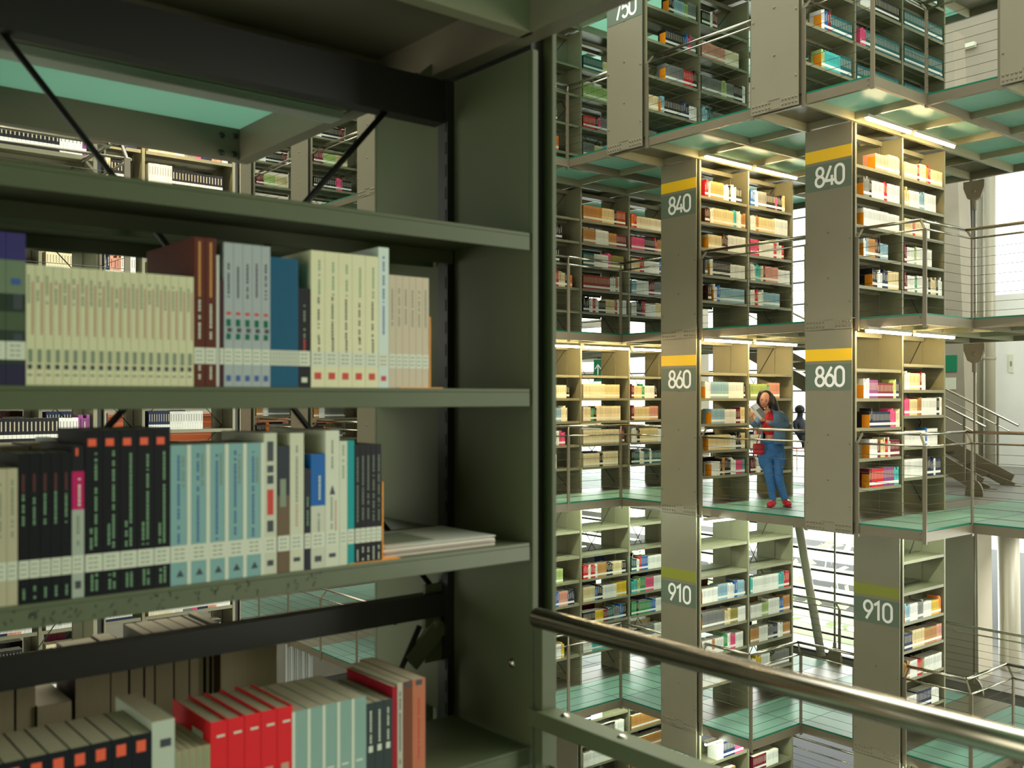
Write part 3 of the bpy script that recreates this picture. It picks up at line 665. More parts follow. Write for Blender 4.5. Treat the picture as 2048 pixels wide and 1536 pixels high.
run2(170, 341, 5, z3, 858, .17, (12, 14, 16), '%s tall black volume with a red square, lower shelf', group='tall black set on the near lower shelf',
     marks=[('block', .4, .90, .945, 'inkorange'), ('text', .62, .28, .86, 'inkgreen'), ('text', .35, .28, .42, 'inkgreen'), ('text', .4, .03, .12, 'inkgreen'), ('text', .66, .03, .12, 'inkgreen')])
run2(341, 527, 5, z3, 888, .16, (122, 160, 156), '%s pale blue volume with navy title, lower shelf', group='pale blue set on the near lower shelf',
     marks=[('text', .42, .3, .93, 'inkblue'), ('text', .66, .7, .92, 'inkgrey'), ('tri', .5, .06, .11, 'ink'), ('line', .96, .0, 1, 'label')])
near_book(X(528), X(554), z3, hgt(540, 866, z3), .2, (190, 192, 168), 'white book with heavy dark letters beside the pale blue set', marks=[('block', .5, .8, .94, 'ink'), ('block', .5, .72, .77, 'ink'), ('block', .5, .64, .70, 'ink'), ('block', .5, .42, .6, 'inkred'), ('block', .5, .3, .38, 'ink'), ('block', .5, .06, .1, 'ink')])
near_book(X(555), X(580), z3, hgt(568, 892, z3), .17, (104, 86, 64), 'brown book with dark photo top and white letters', band=[(0, .15, (104, 86, 64)), (.15, hgt(568, 892, z3), (44, 50, 58))], marks=[('block', .45, .52, .74, 'inkgrey')])
near_book(X(580), X(608), z3, hgt(594, 866, z3), .2, (196, 196, 170), 'ivory book with faint grey title on the lower shelf', marks=[('text', .5, .5, .9, 'inkgrey'), ('text', .5, .3, .48, 'inkpink'), ('block', .5, .07, .1, 'ink')])
near_book(X(609), X(622), z3, .2, .15, (34, 38, 48), 'thin dark navy book left of the blue topped one', marks=[('text', .5, .3, .7, 'inkgreen')])
near_book(X(622), X(651), z3, hgt(636, 908, z3), .16, (190, 192, 170), 'white book with a bright blue top half', band=[(0, .125, (190, 192, 170)), (.125, hgt(636, 908, z3), (20, 92, 158))], marks=[('text', .6, .6, .8, 'label'), ('text', .55, .3, .48, 'inkgrey'), ('block', .5, .06, .11, 'ink')])
near_book(X(651), X(679), z3, hgt(665, 861, z3), .24, (200, 202, 180), 'tall off white book with a dark arrow mark', marks=[('text', .5, .72, .92, 'inkgrey'), ('tri', .5, .53, .6, 'ink'), ('text', .45, .26, .5, 'inkgrey'), ('text', .75, .26, .48, 'inkpink'), ('block', .5, .07, .1, 'ink')])
near_book(X(679), X(695), z3, hgt(687, 882, z3), .18, (196, 200, 176), 'slim off white book left of the turquoise one', marks=[('text', .5, .7, .95, 'inkgreen')])
near_book(X(695), X(709), z3, hgt(702, 881, z3), .17, (0, 140, 140), 'slim turquoise book left of five black ones')
run2(710, 763, 5, z3, 889, .16, (15, 18, 22), '%s narrow black volume beside the orange bookend, lower shelf', group='narrow black set on the near lower shelf',
     marks=[('text', .5, .35, .9, 'inkgrey'), ('text', .5, .02, .13, 'label')])
bookend(X(763)+.001, NY+.003, z3, .165, .11, .045, 'orange metal bookend left of the magazine stack')
# magazines lying flat
xm = X(776)
for i, (h, lab, c, dx) in enumerate([(.007, 'bottom magazine of the flat stack on the lower shelf', (196, 186, 168), 0), (.006, 'second lowest magazine of the flat stack', (180, 170, 158), .004), (.006, 'second highest magazine of the flat stack', (200, 192, 176), -.003), (.004, 'top magazine of the flat stack with printed cover', (190, 192, 176), .008)]):
    z = z3+.0002+sum([.007, .006, .006, .004][:i])
    o = tag(MB().box(xm+dx, xm+.30+dx, NY+.02+dx, NY+.235+dx, z, z+h-.0006, c=lin(c)).build('magazine', M['cover'], bevel=.0015), lab, 'magazine', 'magazines lying flat on the near lower shelf')
    if i == 3:
        MB().box(xm+dx+.02, xm+.15+dx, NY+.05+dx, NY+.2+dx, z+h-.0006, z+h-.0003).build('cover_picture', M['inkgrey'], o)
# lowest visible shelf
run2(-40, 304, 8, z4, 1500, .16, (14, 18, 24), '%s black volume with orange emblem, bottom shelf', group='black and orange set on the near bottom shelf', marks=[('block', .45, .86, .95, 'inkorange')], lab=False)
near_book(X(304), X(350), z4, .24, .2, (178, 186, 166), 'thick white book standing proud on the bottom shelf', marks=[('block', .6, .8, .86, 'ink')], lab=False)
run2(350, 421, 5, z4, 1496, .16, (150, 142, 108), '%s beige striped paperback left of the red volumes, bottom shelf', group='beige paperbacks on the near bottom shelf', marks=[('text', .5, .5, .93, 'inkgreen')], lab=False)
run2(421, 586, 5, z4, 1428, .19, (214, 30, 38), '%s red hardback volume from the left, bottom shelf', hard=True, group='red hardbacks on the near bottom shelf', marks=[('block', .6, .86, .88, 'label'), ('block', .5, .4, .5, 'inkpink')], lab=False)
MB().box(X(421)-.0008, X(421)-.0002, NY+.04, NY+.09, z4+.15, z4+.19).build('title', M['label'], bpy.data.objects[[o.name for o in bpy.data.objects if o.get('label') == 'first red hardback volume from the left, bottom shelf'][0]])
run2(586, 733, 5, z4, 1408, .2, (130, 160, 148), '%s grey green paperback right of the red volumes, bottom shelf', group='grey green paperbacks on the near bottom shelf', marks=[('line', .04, 0, 1, 'label'), ('block', .5, .36, .38, 'label')], lab=False)
run2(733, 785, 3, z4, 1402, .19, (46, 58, 56), '%s dark slate paperback with a yellow spot, bottom shelf', marks=[('text', .5, .55, .9, 'label'), ('block', .5, .45, .52, 'label')], lab=False)
near_book(X(785), X(795), z4, .21, .19, (150, 14, 34), 'thin crimson book on the bottom shelf', lab=False)
near_book(X(795), X(806), z4, .215, .2, (176, 170, 150), 'thin greyish book between crimson and brown ones', lab=False, marks=[('text', .5, .2, .9, 'ink')])
near_book(X(806), X(825), z4, .215, .2, (110, 62, 38), 'dark brown book second from the right, bottom shelf', lab=False, marks=[('block', .5, .94, .99, 'ink')])
near_book(X(825), X(851), z4, .215, .22, (178, 104, 72), 'terracotta book rightmost on the bottom shelf', lab=False, marks=[('block', .5, .94, .99, 'ink'), ('text', .5, .2, .8, 'inkred')])
# books of the far side of the same shelf, seen from behind
def back_book(px0, px1, z, h, d, c, label, y1=NYB-.02, group=None):
    ya = y1-d; x0, x1 = xat(px0, ya), xat(px1, ya)
    o = MB().box(x0, x1-.001, ya+.002, y1, z, z+h, c=lin(c)).build('book', M['cover']); tag(o, label, 'book', group)
    MB().box(x0+.001, x1-.002, ya, ya+.006, z+.002, z+h+.0004).box(x0+.001, x1-.002, ya, y1-.003, z+h, z+h+.0006).build('pages', M['pages'], o)
back_book(-30, 30, z4, .225, .17, (40, 38, 34), 'dark book on the back side, at the left bottom edge')
back_book(32, 72, z4, .235, .17, (58, 56, 46), 'dark greenish book on the back side of the bottom shelf')
back_book(74, 145, z4, .16, .18, (46, 24, 18), 'short dark maroon book on the back side, pages showing')
back_book(150, 222, z4, .25, .15, (52, 26, 20), 'wide dark brown book on the back side of bottom shelf')
back_book(222, 258, z4, .255, .15, (44, 18, 14), 'dark maroon book right of the wide brown one')
back_book(260, 288, z4, .23, .15, (50, 32, 26), 'short brown book left of the grey trio, back side')
for i, (a, b) in enumerate(((290, 310), (311, 348), (349, 379), (380, 408))):
    back_book(a, b, z4, .27, .15, (58, 58, 46), '%s tall grey green book from the left, back side of bottom shelf' % ORD[i+1], group='tall grey green books on the back side')
back_book(412, 420, z4, .27, .15, (30, 30, 28), 'slim black book on the back side of bottom shelf')
back_book(424, 438, z4, .275, .15, (66, 66, 54), 'slim grey green book beside the brown box, back side')
back_book(441, 555, z4, .235, .19, (78, 54, 34), 'big brown boxed volume lying behind the red hardbacks')
for i in range(7):
    back_book(90+i*42, 130+i*42, z2, .17-.004*(i % 3), .13, ((40, 36, 34), (60, 50, 40), (30, 34, 42))[i % 3], '%s dark book on the back side behind the cream set' % ORD[i+1], group='dark books behind the cream set')
for i, (a, b, c, h) in enumerate(((0, 60, (30, 30, 34), .235), (62, 108, (26, 26, 30), .24), (112, 136, (120, 136, 128), .25), (350, 420, (60, 48, 40), .21), (430, 520, (40, 40, 40), .22), (600, 650, (40, 42, 40), .24))):
    back_book(a, b, z3, h, .17, c, '%s book from the left standing on the back side of the lower shelf' % ORD[i+1])

#<<REST
# ------------------------------------------------------------------ reading hall, columns, stairs, rods
def WP(px, py, t):      # a point of the place at camera distance t
    a, b = AB(px); return Vector((a*t, b*t, zat(py, t)))
cb = MB()
def frustum(mb, c, w0, d0, w1, d1, z0, z1):
    n = len(mb.v)
    for (w, d, z) in ((w0, d0, z0), (w1, d1, z1)):
        mb.v += [(c[0]-w/2, c[1]-d/2, z), (c[0]+w/2, c[1]-d/2, z), (c[0]+w/2, c[1]+d/2, z), (c[0]-w/2, c[1]+d/2, z)]
    for f in [(0,3,2,1),(4,5,6,7),(0,1,5,4),(1,2,6,5),(2,3,7,6),(3,0,4,7)]: mb.f.append(tuple(n+k for k in f)); mb.c.append(None)
    return mb
tag(frustum(MB(), (20.0, 10.3), .5, 1.46, .5, .86, 0, 9).build('concrete_column', M['concrete']), 'broad tapering bare concrete column beyond the right bookshelves', 'column')
tag(frustum(MB(), (16.2, 8.05), .5, 1.1, .5, .95, F910-5, -.3).build('concrete_column', M['concrete']), 'concrete column under the reading hall, right of the narrow bookshelf', 'column')
tag(frustum(MB(), (19.0, 16.4), .5, 1.3, .5, 1.1, 0, 9).build('concrete_column', M['concrete']), 'concrete column seen behind the cream bookshelf', 'column')
for (x, y, r, z0, z1, nm) in ((21.3, 10.05, .075, 0, 7, 'left slim'), (21.2, 9.79, .11, 0, 7, 'right thick')):
    p = empty('drain_pipe', (x, y, z0), nm+' round pipe column standing before the bright concrete wall', 'pipe')
    MB().tube([(x, y, z0), (x, y, z1)], r, 20).build('shaft', M['lampbody'], p, smooth=True)
    MB().tube([(x, y, z0), (x, y, z0+.03)], r*1.25, 20).tube([(x, y, 2.3), (x, y, 2.36)], r*1.12, 20).build('collar', M['concrete'], p, smooth=True)
for (x, y, nm) in ((17.0, 7.55, 'left'), (17.0, 6.9, 'right')):
    tag(MB().tube([(x, y-.1, GZ), (x, y, -.35)], .17, 20).build('steel_column', M['lampbody'], smooth=True), nm+' round steel column below the reading hall', 'column')
struct('wall_lower', MB().box(18.5, 18.8, -4, 7.8, GZ, -.3), M['concrete2'])
struct('wall_end', MB().box(22.05, 22.4, 10.35, 10.6, 0, 7), M['concrete'])
# tie rods with forged ends
def tierod(x, y, z0, z1, label, top=True, bot=True):
    r = empty('tie_rod', (x, y, z0), label, 'tie rod')
    MB().tube([(x, y, z0+(.3 if bot else 0)), (x, y, z1-(.42 if top else 0))], .017, 8).build('rod', M['beam'], r, smooth=True)
    if top:
        f = MB(); pr = [(-.16, 0), (-.16, -.1), (-.1, -.26), (-.03, -.30), (.03, -.30), (.1, -.26), (.16, -.1), (.16, 0)]
        n = len(f.v)
        for s in (-.025, .025):
            for (a, b) in pr: f.v.append((x+s, y+a, z1+b))
        k = len(pr); f.f.append(tuple(range(n, n+k))); f.f.append(tuple(range(n+2*k-1, n+k-1, -1))); f.c += [None, None]
        for i in range(k): f.f.append((n+i, n+(i+1) % k, n+k+(i+1) % k, n+k+i)); f.c.append(None)
        f.tube([(x, y, z1-.27), (x, y, z1-.44)], .035, 10); f.dome((x-.025, y, z1-.16), .035, (-1, 0, 0), 12)
        f.build('fork_end', M['beam'], r)
    if bot:
        f = MB().tube([(x, y, z0+.32), (x, y, z0+.16)], .03, 10)
        for i in range(14):
            a0, a1 = math.pi*i/14, math.pi*(i+1)/14
            f.quad([(x-.02, y, z0), (x-.02, y+.14*math.cos(a0), z0+.24*math.sin(a0)), (x-.02, y+.14*math.cos(a1), z0+.24*math.sin(a1))])
            f.quad([(x+.02, y, z0), (x+.02, y+.14*math.cos(a0), z0+.24*math.sin(a0)), (x+.02, y+.14*math.cos(a1), z0+.24*math.sin(a1))])
            f.quad([(x-.02, y+.14*math.cos(a0), z0+.24*math.sin(a0)), (x+.02, y+.14*math.cos(a0), z0+.24*math.sin(a0)), (x+.02, y+.14*math.cos(a1), z0+.24*math.sin(a1)), (x-.02, y+.14*math.cos(a1), z0+.24*math.sin(a1))])
        f.build('foot', M['beam'], r)
    return r
tierod(15.0, 7.16, F840, F750-.13, 'upper steel tie rod with forged fork end at the right')
tierod(15.0, 7.16, F860, F840-.13, 'steel tie rod rising from the hall floor edge at the right')
tierod(15.0, 7.16, F910, F860-.3, 'lower steel tie rod right of the narrow bookshelf', top=False)
tierod(15.0, 9.56, F910, F860-.3, 'steel tie rod with round foot in front of the louvred window', top=False)
tag(MB().tube([(15.12, 9.9, F910), (15.12, 10.45, F860-.35)], .075, 16).build('steel_column', M['lampbody'], smooth=True), 'leaning grey round column before the louvred window', 'column')
tag(MB().tube([(21.3, 12.9, 0), (21.3, 13.6, 7)], .14, 16).build('steel_column', M['lampbody'], smooth=True), 'leaning grey round column before the tall window behind the bookshelves', 'column')
# staircase
stx, sa, sb = 16.8, 7.9, 12.7
sc_ = empty('staircase', (stx, sa, 0), 'steel staircase rising behind the right bookshelves', 'staircase')
for dx in (-.55, .55):
    MB().bar((stx+dx, sa-.25, .06), (stx+dx, sb, 2.62), .03, .26, up=(0, 0, 1)).build('stringer', M['beam'], sc_)
for i in range(14):
    y = sa+.05+i*.345; z = .18+i*.187
    MB().box(stx-.54, stx+.54, y, y+.30, z-.03, z).build('tread', M['steel'], sc_)
for dx in (-.6, .6):
    MB().tube([(stx+dx, sa-.35, 1.02), (stx+dx, sb, 3.55)], .022, 8).tube([(stx+dx, sa-.2, .92), (stx+dx, sb, 3.36)], .012, 8).build('handrail', M['steel'], sc_, smooth=True)
    for j in range(4):
        y = sa+j*1.5; MB().bar((stx+dx, y, (y-sa)*.534+.1), (stx+dx, y, (y-sa)*.534+1.2), .03).build('post', M['beam'], sc_)
for dx in (-.45, .45):
    MB().bar((stx+dx, sa+.5, .3), (stx+dx, sa-.35, 0.01), .04, .08).box(stx+dx-.08, stx+dx+.08, sa-.5, sa-.2, .0, .012).build('foot', M['beam'], sc_)
# signs
sg = WP(1900, 727, 19.73/AB(1900)[0])
s1 = tag(MB().box(sg.x, sg.x+.02, sg.y-.14, sg.y+.14, sg.z-.17, sg.z+.17).build('wall_sign', M['green_sign']), 'small green sign on the concrete column above a poster', 'sign')
sg = WP(1899, 767, 19.735/AB(1899)[0])
tag(MB().box(sg.x, sg.x+.012, sg.y-.13, sg.y+.13, sg.z-.12, sg.z+.12).build('poster', M['label']), 'small white poster on the concrete column below the green sign', 'poster')
a, b = AB(2022); tt = 21.98/a
zc = zat(727, tt); yc = b*tt
po = tag(MB().box(21.98, 21.995, yc-.055, yc+.055, zc-.2, zc+.2).build('poster', M['label']), 'narrow white notice on the bright wall at the right edge', 'poster')
MB().box(21.977, 21.98, yc-.02, yc+.02, zc-.06, zc+.05).build('print', M['inkgrey'], po)
a, b = AB(1196); tt = 18.7/a; zc = zat(741, tt); yc = b*tt
ex = tag(MB().box(18.70, 18.73, yc-.17, yc+.17, zc-.3, zc+.3).build('wall_sign', M['green_sign']), 'green evacuation sign with white arrow seen through the cream bookshelf', 'sign')
ar = MB().box(18.695, 18.70, yc-.02, yc+.02, zc-.14, zc+.12)
for s in (-1, 1): ar.bar((18.697, yc, zc+.16), (18.697, yc+.11*s, zc+.04), .03, .004, up=(1, 0, 0))
ar.build('arrow', M['numeral'], ex)
# wooden counter in the far left, low concrete wall behind
wc = empty('reception_counter', (3, 21.2, 0), 'long orange wood slatted counter beyond the far walkway', 'counter')
for i in range(8): MB().box(5.0, 18.5, 21.2+.004*(i % 2), 21.26, .02+i*.135, .02+i*.135+.128).build('board', M['wood'], wc)
MB().box(4.95, 18.55, 21.15, 21.7, 1.1, 1.14).build('top', M['wood'], wc)
# reading tables and red chairs behind the woman
def table(x, y, lab):
    r = empty('table', (x, y, 0), lab, 'table')
    MB().box(x-.45, x+.45, y-.7, y+.7, .715, .74).build('tabletop', M['label'], r, bevel=.004)
    for (sx, sy) in ((-1, -1), (1, -1), (-1, 1), (1, 1)): MB().box(x+sx*.4-.02, x+sx*.4+.02, y+sy*.64-.02, y+sy*.64+.02, 0, .715).build('leg', M['beam'], r)
def chair(x, y, s, lab):
    r = empty('chair', (x, y, 0), lab, 'chair')
    MB().box(x-.21, x+.21, y-.21, y+.21, .43, .46).build('seat', M['redplastic'], r, bevel=.01)
    MB().box(x-.21, x+.21, y+s*.2-.015, y+s*.2+.015, .55, .86).build('backrest', M['redplastic'], r, bevel=.01)
    for (sx, sy) in ((-1, -1), (1, -1), (-1, 1), (1, 1)):
        MB().tube([(x+sx*.2, y+sy*.2, 0), (x+sx*.18, y+sy*.18, .86 if sy == s else .43)], .011, 8).build('leg', M['steel'], r)
M['redplastic'] = mat('red_plastic', (176, 24, 42), .4)
table(19.2, 12.6, 'white reading table behind the bookshelves, nearer the woman'); table(17.9, 14.9, 'white reading table farther left behind the bookshelves'); table(21.2, 6.6, 'pale table in the reading hall at the right edge')
chair(17.8, 12.3, 1, 'red chair under the seated person in the dark jacket'); chair(18.0, 11.4, -1, 'red chair nearest the woman in the hall'); chair(18.6, 13.6, 1, 'red chair farthest into the hall')
# construction banner, pallet rack and clutter on the lowest floor
bn = MB(); n = 26
p0 = WP(571, 1350, 21.5); p1 = WP(625, 1350, 21.0)
for i in range(n):
    a = p0.lerp(p1, i/n); b = p0.lerp(p1, (i+1)/n); w0 = .05*math.sin(i*1.1); w1 = .05*math.sin((i+1)*1.1)
    bn.quad([(a.x-w0, a.y-w0, GZ+.05), (b.x-w1, b.y-w1, GZ+.05), (b.x-w1, b.y-w1, -3.75-.25*(i+1)/n), (a.x-w0, a.y-w0, -3.75-.25*i/n)])
o = tag(bn.build('curtain', M['white'], smooth=True), 'white translucent hanging sheet below the far left walkway', 'curtain')
sm = o.modifiers.new('thickness', 'SOLIDIFY'); sm.thickness = .01
rk = empty('scaffold_tower', (p0.x-.9, p0.y+1.2, GZ), 'blue and white scaffold beside the hanging sheet', 'scaffold')
for (dx, dy) in ((0, 0), (-1.1, .4)):
    MB().tube([(p0.x-.9+dx, p0.y+1.2+dy, GZ), (p0.x-.9+dx, p0.y+1.2+dy, -4)], .03, 8).build('post', M['steel'], rk)
M['bluepaint'] = mat('blue_paint', (30, 70, 130), .4)
for z in (-6.6, -5.4, -4.5): MB().bar((p0.x-.9, p0.y+1.2, z), (p0.x-2.0, p0.y+1.6, z+.5), .03).build('brace', M['bluepaint'], rk)
st_ = WP(1640, 1500, 19.6)
sk = empty('reading_desk', (st_.x, st_.y, GZ), 'white desks on the lowest floor behind the louvre side railing', 'desk')
MB().box(st_.x-.9, st_.x+1.2, st_.y-1.4, st_.y+.9, GZ+1.15, GZ+1.2).build('top', M['white'], sk)
for (dx, dy) in ((-.8, -1.3), (1.1, -1.3), (-.8, .8), (1.1, .8)): MB().box(st_.x+dx-.03, st_.x+dx+.03, st_.y+dy-.03, st_.y+dy+.03, GZ, GZ+1.15).build('leg', M['steel'], sk)
tag(MB().box(st_.x-.6, st_.x-.3, st_.y-.4, st_.y+.2, GZ+1.2, GZ+1.27).build('storage_box', M['inkorange']), 'small orange box lying on the white desks far below', 'box')
# fixtures on the far concrete wall at the top right
def flood(px, py, lab):
    a, b = AB(px); t = 22.85/a; c = Vector((a*t, b*t, zat(py, t)))
    r = empty('wall_lamp', c, lab, 'wall lamp')
    MB().box(c.x, c.x+.12, c.y-.32, c.y+.32, c.z-.05, c.z+.05).build('housing', M['label'], r)
    MB().box(c.x+.12, 23.0, c.y-.03, c.y+.03, c.z-.03, c.z+.03).build('bracket', M['dark'], r)
flood(1921, 94, 'flat white lamp on the concrete wall at the top right')

# ------------------------------------------------------------------ person
T0 = 13.53
def PP(px, py, dd=0): return WP(px, py, T0+dd)
SK = mat('skin', (206, 150, 122), .5); JN = mat('blue_jeans', (50, 104, 158), .8, noise=.3, nscale=30); JK = mat('denim_jacket', (92, 122, 150), .8, noise=.25, nscale=26)
RD = mat('red_cloth', (200, 26, 34), .7); HR = mat('black_brown_hair', (30, 24, 24), .45); RS = mat('red_leather', (190, 20, 40), .35); EY = mat('dark_eye', (24, 16, 14), .3); LP = mat('lips', (170, 74, 70), .5)
def skin(name, verts, edges, m, parent=None, sub=2, root=0, extra=None, label=None):
    me = bpy.data.meshes.new(name); me.from_pydata([v[0] for v in verts], edges, []); o = bpy.data.objects.new(name, me); COL.objects.link(o)
    o.modifiers.new('skin', 'SKIN'); sv = me.skin_vertices[0].data
    for i, v in enumerate(verts):
        r = v[1]; sv[i].radius = (r, r) if not isinstance(r, tuple) else r; sv[i].use_root = (i == root)
    s = o.modifiers.new('sub', 'SUBSURF'); s.levels = sub; s.render_levels = sub
    dg_ = bpy.context.evaluated_depsgraph_get(); dg_.update()
    nm = bpy.data.meshes.new_from_object(o.evaluated_get(dg_)); bpy.data.objects.remove(o)
    nm.name = name; nm.materials.clear(); nm.materials.append(m)
    if extra:
        vs = [tuple(v.co) for v in nm.vertices]; fs = [tuple(p.vertices) for p in nm.polygons]
        for (ev, ef) in extra: k = len(vs); vs += ev; fs += [tuple(k+i for i in f) for f in ef]
        nm = bpy.data.meshes.new(name); nm.from_pydata(vs, [], fs); nm.materials.append(m)
    for p in nm.polygons: p.use_smooth = True
    ob = bpy.data.objects.new(name, nm); COL.objects.link(ob)
    if parent is not None: ob.parent = parent; ob.matrix_parent_inverse = Matrix.Translation(-Vector(parent.location))
    return ob
def ellip(c, ax, rad, n=16, k=10, fn=None):
    """ellipsoid with axes ax (3 vectors), radii rad"""
    vs = []; fs = []
    for i in range(k+1):
        th = math.pi*i/k
        for j in range(n):
            ph = 2*math.pi*j/n; p = Vector((math.sin(th)*math.cos(ph), math.sin(th)*math.sin(ph), math.cos(th)))
            if fn: p = fn(p)
            vs.append(tuple(Vector(c)+ax[0]*p.x*rad[0]+ax[1]*p.y*rad[1]+ax[2]*p.z*rad[2]))
    for i in range(k):
        for j in range(n): fs.append((i*n+j, i*n+(j+1) % n, (i+1)*n+(j+1) % n, (i+1)*n+j))
    return vs, fs
def raw(name, vf, m, parent=None, smooth=True):
    mb = MB(); mb.v = list(vf[0]); mb.f = list(vf[1]); mb.c = [None]*len(mb.f); o = mb.build(name, m, parent)
    for p in o.data.polygons: p.use_smooth = smooth
    return o
wr = empty('person', PP(1553, 1014), 'person with long dark hair in denim jacket and jeans reading by the railing', 'person')
RT = Vector((CR[0], CR[1], 0)); FW = Vector((CF[0], CF[1], 0)); UP = Vector((0, 0, 1))
HC = PP(1529.5, 800, -.02)           # head centre
FD = (-RT*.38-FW*.90-UP*.22).normalized()   # where the face looks
FS = FD.cross(UP).normalized(); FU = FS.cross(FD).normalized()
if FU.z < 0: FU = -FU
tilt = Matrix.Rotation(math.radians(-12), 3, FD); FS = tilt @ FS; FU = tilt @ FU
def headfn(p):      # x side, y face direction, z up
    q = p.copy()
    if q.z < 0: q.x *= 1+.38*q.z; q.y = q.y*(1+.12*q.z)
    return q
hv = ellip(HC, (FS, FD, FU), (.079, .092, .115), 20, 14, headfn)
nose = ellip(HC+FD*.09-FU*.02, (FS, FD, FU), (.012, .018, .024), 8, 6)
ears = [ellip(HC+FS*.078*s-FU*.01, (FS, FD, FU), (.01, .018, .028), 8, 6) for s in (-1, 1)]
body = skin('person', [(PP(1546, 890, .02), .10), (PP(1545, 868, .02), .09), (PP(1544, 846, .01), .105), (PP(1543, 830, .01), .10), (PP(1539, 818, 0), .045), (PP(1534, 806, -.01), .05),
  (PP(1534, 903, .02), .08), (PP(1537, 948, -.02), .05), (PP(1545, 992, .04), .034), (PP(1543, 1008, .0), .034), (PP(1537, 1013, -.10), .028),
  (PP(1557, 903, .04), .08), (PP(1554, 948, .0), .05), (PP(1569, 990, .05), .034), (PP(1571, 1006, .03), .034), (PP(1578, 1012, -.08), .028),
  (PP(1562, 828, .05), .05), (PP(1572, 846, .02), .038), (PP(1545, 848, -.16), .03), (PP(1531, 842, -.22), .022),
  (PP(1523, 829, -.02), .05), (PP(1511, 849, -.08), .036), (PP(1505, 841, -.18), .027), (PP(1503, 834, -.22), .02)],
  [(0,1),(1,2),(2,3),(3,4),(4,5),(0,6),(6,7),(7,8),(8,9),(9,10),(0,11),(11,12),(12,13),(13,14),(14,15),(3,16),(16,17),(17,18),(18,19),(3,20),(20,21),(21,22),(22,23)], SK, wr, extra=[hv, nose]+ears)
body.name = 'body'
for s in (-1, 1):
    raw('eye', ellip(HC+FD*.078+FS*.027*s+FU*.008, (FS, FD, FU), (.014, .012, .007), 10, 6), EY, wr)
    raw('eyebrow', ellip(HC+FD*.082+FS*.027*s+FU*.026, (FS, FD, FU), (.018, .010, .0035), 10, 6), HR, wr)
raw('mouth', ellip(HC+FD*.080-FU*.055, (FS, FD, FU), (.021, .012, .007), 10, 6), LP, wr)
# hands: palm, four fingers and a thumb each
def hand(px, py, dd, dirx, name):
    c = PP(px, py, dd); D = dirx.normalized(); Nn = (-FW*.6+UP*.5).normalized(); Sd = D.cross(Nn).normalized()
    V = [(c-D*.03, .02), (c+D*.03, (.030, .014))]; E = [(0, 1)]
    for i, L in enumerate((.058, .066, .062, .048)):
        b = c+D*.035+Sd*(.026-.017*i); k = len(V)
        V += [(b, .0095), (b+D*L*.5-Nn*.004, .0085), (b+D*L*.8-Nn*.022, .0075)]; E += [(1, k), (k, k+1), (k+1, k+2)]
    k = len(V); b = c-D*.005+Sd*.03
    V += [(b, .011), (b+D*.03+Sd*.018, .0095), (b+D*.055+Sd*.014-Nn*.008, .008)]; E += [(0, k), (k, k+1), (k+1, k+2)]
    return skin(name, V, E, SK, wr, sub=1)
hand(1527, 841, -.24, -RT*.7+UP*.5-FW*.3, 'hand'); hand(1502, 833, -.22, RT*.1+UP*.9-FW*.2, 'hand')
JX = (RT, FW, UP)
skin('jeans', [(PP(1545, 884, .03), .11), (PP(1543, 897, .03), .12),
  (PP(1532, 912, .0), .095), (PP(1539, 954, -.04), .066), (PP(1544, 985, .02), .052), (PP(1546, 1004, .03), .048),
  (PP(1555, 912, .03), .105), (PP(1555, 954, -.03), .074), (PP(1566, 984, .03), .056), (PP(1570, 1001, .04), .050)],
  [(0,1),(1,2),(2,3),(3,4),(4,5),(1,6),(6,7),(7,8),(8,9)], JN, wr, extra=[ellip(PP(1543.5, 897, .04), JX, (.172, .14, .135), 24, 14), ellip(PP(1545, 884, .03), JX, (.16, .12, .06), 24, 10), ellip(PP(1556, 916, .03), JX, (.104, .105, .19), 20, 12), ellip(PP(1531, 916, .0), JX, (.10, .10, .18), 20, 12)])
skin('shirt', [(PP(1541, 872, .0), (.11, .10)), (PP(1540, 850, -.03), (.12, .115)), (PP(1540, 832, -.03), (.11, .10)), (PP(1537, 822, -.02), (.06, .055))], [(0,1),(1,2),(2,3)], RD, wr)
# the jacket wraps back and both sides, open at the front
jv = []; jf = []; rings = [(887, 1546, .165, .15), (872, 1546, .152, .14), (852, 1545, .155, .14), (836, 1544, .16, .135), (826, 1543, .15, .115), (819, 1541, .085, .08)]
NF = 22; FDH = (-RT*.7-FW*.72).normalized(); SDH = FDH.cross(UP)
for (py, px, ra, rb) in rings:
    c = PP(px, py, .02)
    for j in range(NF+1):
        a = math.radians(32+(360-64)*j/NF); jv.append(tuple(c+SDH*math.sin(a)*ra+FDH*math.cos(a)*rb))
for i in range(len(rings)-1):
    for j in range(NF): jf.append((i*(NF+1)+j, i*(NF+1)+j+1, (i+1)*(NF+1)+j+1, (i+1)*(NF+1)+j))
jo = raw('jacket', (jv, jf), JK, wr); sm = jo.modifiers.new('t', 'SOLIDIFY'); sm.thickness = .012
skin('jacket_sleeve', [(PP(1560, 826, .05), .068), (PP(1573, 846, .02), .056), (PP(1571, 850, -.04), .054), (PP(1548, 848, -.15), .045), (PP(1536, 845, -.2), .036)], [(0,1),(1,2),(2,3),(3,4)], JK, wr)
skin('jacket_sleeve', [(PP(1525, 828, -.02), .066), (PP(1513, 848, -.08), .054), (PP(1508, 850, -.12), .05), (PP(1504, 842, -.18), .04)], [(0,1),(1,2),(2,3)], JK, wr)
